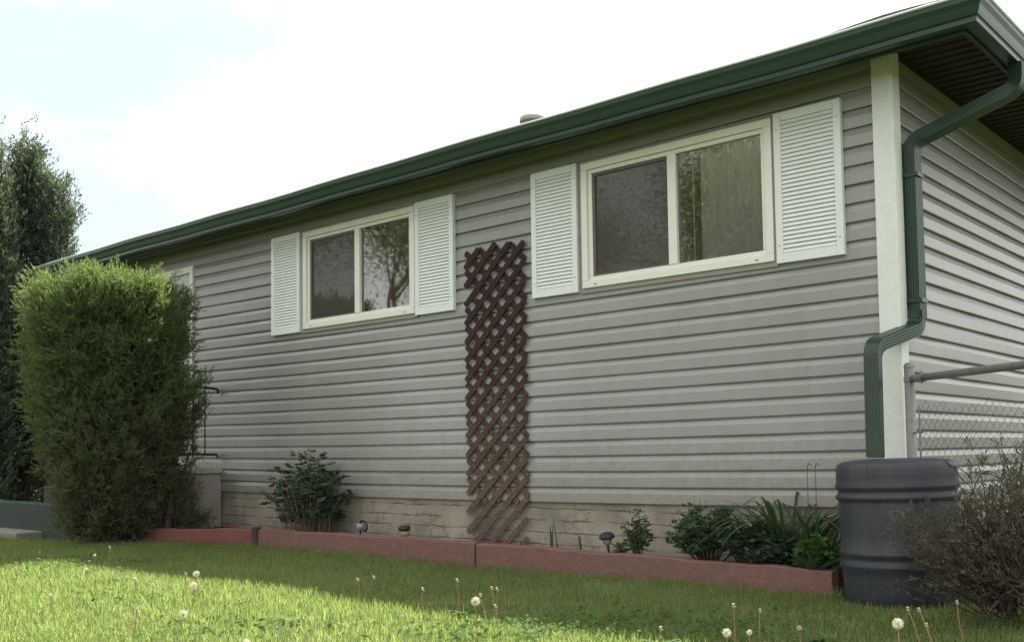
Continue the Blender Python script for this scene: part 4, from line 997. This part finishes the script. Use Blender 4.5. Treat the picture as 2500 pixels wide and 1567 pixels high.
# broad dandelion rosettes among the grass
for i, (wx, wy) in enumerate(((-1.35, -2.25), (-2.6, -2.75), (-.75, -2.45), (.35, -1.9), (-4.1, -2.6), (-3.4, -2.1), (-5.2, -1.9), (-1.9, -2.9), (-.15, -2.35))):
    b = MB()
    for k in range(13):
        a_ = random.uniform(0, 6.28); L_ = random.uniform(.06, .13); p = Vector((wx, wy, GZ-.01)); d = Vector((math.cos(a_), math.sin(a_), random.uniform(.35, 1.0))).normalized(); sd = Vector((-math.sin(a_), math.cos(a_), 0)); o_ = len(b.v)
        for q_ in range(8):
            ww = (.004+.012*math.sin(q_/7*2.6)*(1 if q_ % 2 else .55)); b.v += [tuple(p-sd*ww), tuple(p+sd*ww)]; d = (d-Vector((0, 0, .12))).normalized(); p = p+d*L_/7
        for q_ in range(7): b.f.append((o_+2*q_, o_+2*q_+1, o_+2*q_+3, o_+2*q_+2))
    o = b.build('weed_rosette', clover_m); tag(o, 'low rosette of jagged dandelion leaves in the lawn', 'weed', 'leaf rosettes in the lawn')
# dry blades lying about
n = 1500; X = rng.uniform(-8, 1.5, n); Y = rng.uniform(-4.6, -1.2, n); P = np.stack([X, Y, GZ+rng.uniform(.0, .035, n)], 1); a = rng.uniform(0, 6.28, n)
V, F = leaf_arrays(P, norm(np.stack([np.cos(a), np.sin(a), rng.normal(size=n)*.2], 1)), rng.uniform(.04, .12, n), .003); o = np_mesh('dry_grass', V, F, dead_m); tag(o, 'dry straw coloured blades scattered through the lawn', 'dry grass', kind='stuff')

# ------------------------------------------------------------------ dandelions
def head_ball(mb, c, r, n=260):
    for i in range(n):
        u = rng.normal(size=3); u = u/np.linalg.norm(u); p = Vector(c)+Vector(u)*r*random.uniform(.72, 1.06); q = Vector(c)+Vector(u)*r*.25; s = Vector(norm(np.cross(u, rng.normal(size=3)))); t = Vector(np.cross(u, np.array(s)))
        w = r*.12
        mb.add([q, p-s*.0006, p+s*.0006], [(0, 1, 2)]); mb.add([p-s*w, p-t*w*.3, p+s*w, p+t*w*.3], [(0, 1, 2, 3)]); mb.add([p-t*w, p-s*w*.3, p+t*w, p+s*w*.3], [(0, 1, 2, 3)])
def dandelion(hx, hy, hz, kind, label, lean=(0, 0), r=.024):
    base = Vector((hx+lean[0], hy+lean[1], GZ-.02)); top = Vector((hx, hy, hz)); t_ = empty('dandelion', tuple(base), label, 'dandelion', 'dandelions gone to seed in the lawn'); q = MB(); stem_tube(q, base, top, .0028, .0022, .008, 6, 5); q.build('stem', stem_m, t_)
    q = MB()
    if kind == 'puff':
        head_ball(q, top+Vector((0, 0, r*.6)), r); q.build('seed_head', puff_m, t_)
        q = MB(); q.lathe(tuple(top+Vector((0, 0, r*.4))), [(.001, -r*.3), (r*.22, -.1*r), (r*.25, r*.2), (.001, r*.4)], 8); q.build('core', puffc_m, t_)
    else:
        q.lathe(tuple(top), [(.002, -.004), (.005, 0), (.0065, .003), (.005, .006), (.001, .007)], 8)
        for i in range(8): a_ = i*.785; q.add([top, top+Vector((math.cos(a_)*.009, math.sin(a_)*.009, -.008)), top+Vector((math.cos(a_+.4)*.009, math.sin(a_+.4)*.009, -.006))], [(0, 1, 2)])
        q.build('spent_head', bud_m, t_)
C_ = CAMP
def at(u, v, z):      # point of the lawn seen at photo pixel (2412 wide), at height z
    u *= 2500/2412; v *= 2500/2412; d = fw+rt*((u-1264.407)/2474.865)-up*((v-958.186)/2474.865); t = (z-C_.z)/d.z; return C_+d*t
DL = [
 ((462, 1352), .13, 'puff', 'fluffy white dandelion head at the shadow edge, upper of a pair', (.05, 0), .023),
 ((456, 1379), .12, 'puff', 'fluffy white dandelion head just inside the sun, lower of a pair', (-.02, 0), .023),
 ((432, 1447), .10, 'puff', 'round white dandelion head in the sunny lawn at lower left', (0, 0), .023),
 ((1120, 1417), .17, 'puff', 'large white dandelion clock on a long stem below the trellis', (.01, 0), .024),
 ((2115, 1470), .16, 'puff', 'large round white dandelion clock at lower right, before the barrel', (.03, -.05), .024),
 ((1712, 1490), .12, 'puff', 'ragged white dandelion clock in the shaded lawn, right of centre', (.0, 0), .020),
 ((1727, 1424), .17, 'bud', 'thin stem with tiny pale head above the ragged dandelion clock', (.0, 0), 0),
 ((1790, 1436), .14, 'bud', 'short spent dandelion stem right of the ragged clock', (.0, 0), 0),
 ((2138, 1432), .17, 'bud', 'left one of two thick yellowish dandelion stems by the large clock', (.05, 0), 0),
 ((2164, 1434), .18, 'bud', 'right one of two thick yellowish dandelion stems by the large clock', (.06, 0), 0),
 ((2182, 1470), .13, 'bud', 'low spent stem just right of the thick yellowish stems', (.02, 0), 0),
 ((2254, 1417), .14, 'bud', 'thin green spent dandelion stem below the juniper', (.02, 0), 0),
 ((880, 1358), .14, 'bud', 'reddish spent stem leaning right of a crossed pair', (-.12, 0), 0),
 ((842, 1364), .14, 'bud', 'upright spent stem at left of a crossed pair', (.02, 0), 0),
 ((1076, 1365), .17, 'bud', 'long reddish spent dandelion stem left of the large clock', (.02, 0), 0),
 ((995, 1386), .13, 'bud', 'short pale spent dandelion stem between the crossed pair and the long stem', (.01, 0), 0),
 ((1131, 1400), .12, 'bud', 'brownish spent head just behind the large clock', (.06, 0), 0),
 ((1158, 1384), .13, 'bud', 'left stem of two thin ones right of the large clock', (.03, 0), 0),
 ((1170, 1386), .14, 'bud', 'right stem of two thin ones right of the large clock', (-.01, 0), 0),
 ((1166, 1426), .09, 'bud', 'small reddish spent head low beside the large clock', (.0, 0), 0),
 ((258, 1288), .14, 'bud', 'reddish spent stem with a white tip in the shade before the shrub', (.02, 0), 0),
 ((223, 1306), .10, 'puff', 'small white dandelion head in the shade before the green step', (.0, 0), .013),
 ((203, 1340), .09, 'puff', 'small ragged white head at the shadow edge, far left', (.0, 0), .014),
 ((318, 1362), .09, 'puff', 'small ragged white head in the sun, left of the fluffy pair', (.0, 0), .013),
 ((437, 1350), .12, 'bud', 'tiny pale bud left of the fluffy pair', (.01, 0), 0),
 ((119, 1400), .08, 'puff', 'small white head low in the sunny lawn at far left', (.0, 0), .013),
 ((36, 1338), .09, 'bud', 'spent head at the far left edge of the lawn', (.0, 0), 0),
 ((323, 1434), .12, 'bud', 'brown spent head left of the round white head', (-.03, 0), 0),
 ((564, 1412), .11, 'bud', 'dark brown spent head in the middle of the sunny patch', (.02, 0), 0),
 ((361, 1377), .11, 'bud', 'spent head on a long green stem in the sunny patch', (-.02, 0), 0),
 ((1556, 1478), .10, 'bud', 'tiny pale head at the end of the sunny patch', (.0, 0), 0),
 ((94, 1298), .07, 'puff', 'small white head in the shade near the path', (.0, 0), .011),
 ((1883, 1476), .07, 'puff', 'faint small white head in the shaded lawn right of centre', (.0, 0), .013),
 ((1765, 1487), .07, 'puff', 'small drooping white head right of the ragged clock', (.0, 0), .014),
 ((580, 1512), .07, 'puff', 'white head cut by the bottom edge, below the sunny patch', (.0, 0), .018),
 ((224, 1350), .08, 'bud', 'tiny head between the two small ragged white heads', (.0, 0), 0),
]
for (uv, hh, kd, lab, ln, r) in DL:
    p = at(uv[0], uv[1], GZ+hh); dandelion(p.x, p.y, p.z-(.01 if kd == 'puff' else 0), kd, lab, ln, (r or .02)*.88)

# ------------------------------------------------------------------ trees across the lawn (seen in the window glass)
def big_tree(x, y, H, rad, seed, label, nl=9000):
    rs = random.Random(seed); t_ = empty('tree', (x, y, GZ), label, 'tree', 'trees across the lawn, mirrored in the windows'); w = MB(); tips = []
    def grow(p, d, L, r, lv):
        pts = [p.copy()]; 
        for k in range(4):
            d = (d+Vector((rs.gauss(0, .12), rs.gauss(0, .12), .05))).normalized(); p = p+d*L/4; pts.append(p.copy())
        w.tube(pts, [r*(1-.1*k) for k in range(5)], 8 if lv < 2 else 4, cap=False)
        if lv >= 4: tips.append(p.copy()); return
        for k in range(3 if lv else 4):
            a_ = rs.uniform(0, 6.28); sp = .55+.15*lv; nd = (d+Vector((math.cos(a_)*sp, math.sin(a_)*sp, rs.uniform(-.1, .3)))).normalized(); grow(p, nd, L*.72, r*.58, lv+1)
            if lv >= 2: tips.append(p.copy())
    grow(Vector((x, y, GZ-.1)), Vector((0, 0, 1)), H*.26, H*.014, 0)
    T = np.array([tuple(p) for p in tips]); idx = rng.integers(0, len(T), nl); P = T[idx]+rng.normal(size=(nl, 3))*rad*.17; D = norm(rng.normal(size=(nl, 3))+np.array([0, 0, -.3]))
    V, F = leaf_arrays(P, D, rng.uniform(.05, .10, nl), rng.uniform(.035, .06, nl)); np_mesh('crown', V, F, tree_m, t_); w.build('trunk', bark_m, t_)
big_tree(-17.6, -11.8, 11, 3.4, 1, 'fresh green leafy tree mirrored with its forked trunk in the left window', 34000)
big_tree(-12.5, -17.5, 12, 3.6, 2, 'dense fresh green tree mirrored in the right window', 90000)
big_tree(-8.0, -16.0, 10, 3.2, 5, 'second fresh green tree mirrored in the right window', 80000)
big_tree(-24, -13, 12, 3.8, 3, 'distant leafy tree mirrored in the left window', 45000)
big_tree(-20, -20, 13, 4, 4, 'tall leafy tree standing between the mirrored ones', 45000)
# neighbour's hedge beyond the side yard (its reflection darkens the lower boards of the gable wall)
Vs, Fs, off = [], [], 0
n = 6000; t = rng.uniform(0, 1, n); P = np.stack([3.0+7*t+rng.normal(size=n)*.35, 15-3.5*t+rng.normal(size=n)*.35, GZ+rng.uniform(0, 1, n)**.8*2.55], 1); D = norm(rng.normal(size=P.shape)+np.array([0, 0, .8])); acc(*sprays(P, D, 6, .25, .14, .07))
o = np_mesh('boundary_hedge', np.concatenate(Vs), np.concatenate(Fs), cedar_m); tag(o, 'dark hedge at the back of the side yard, behind the house', 'hedge')
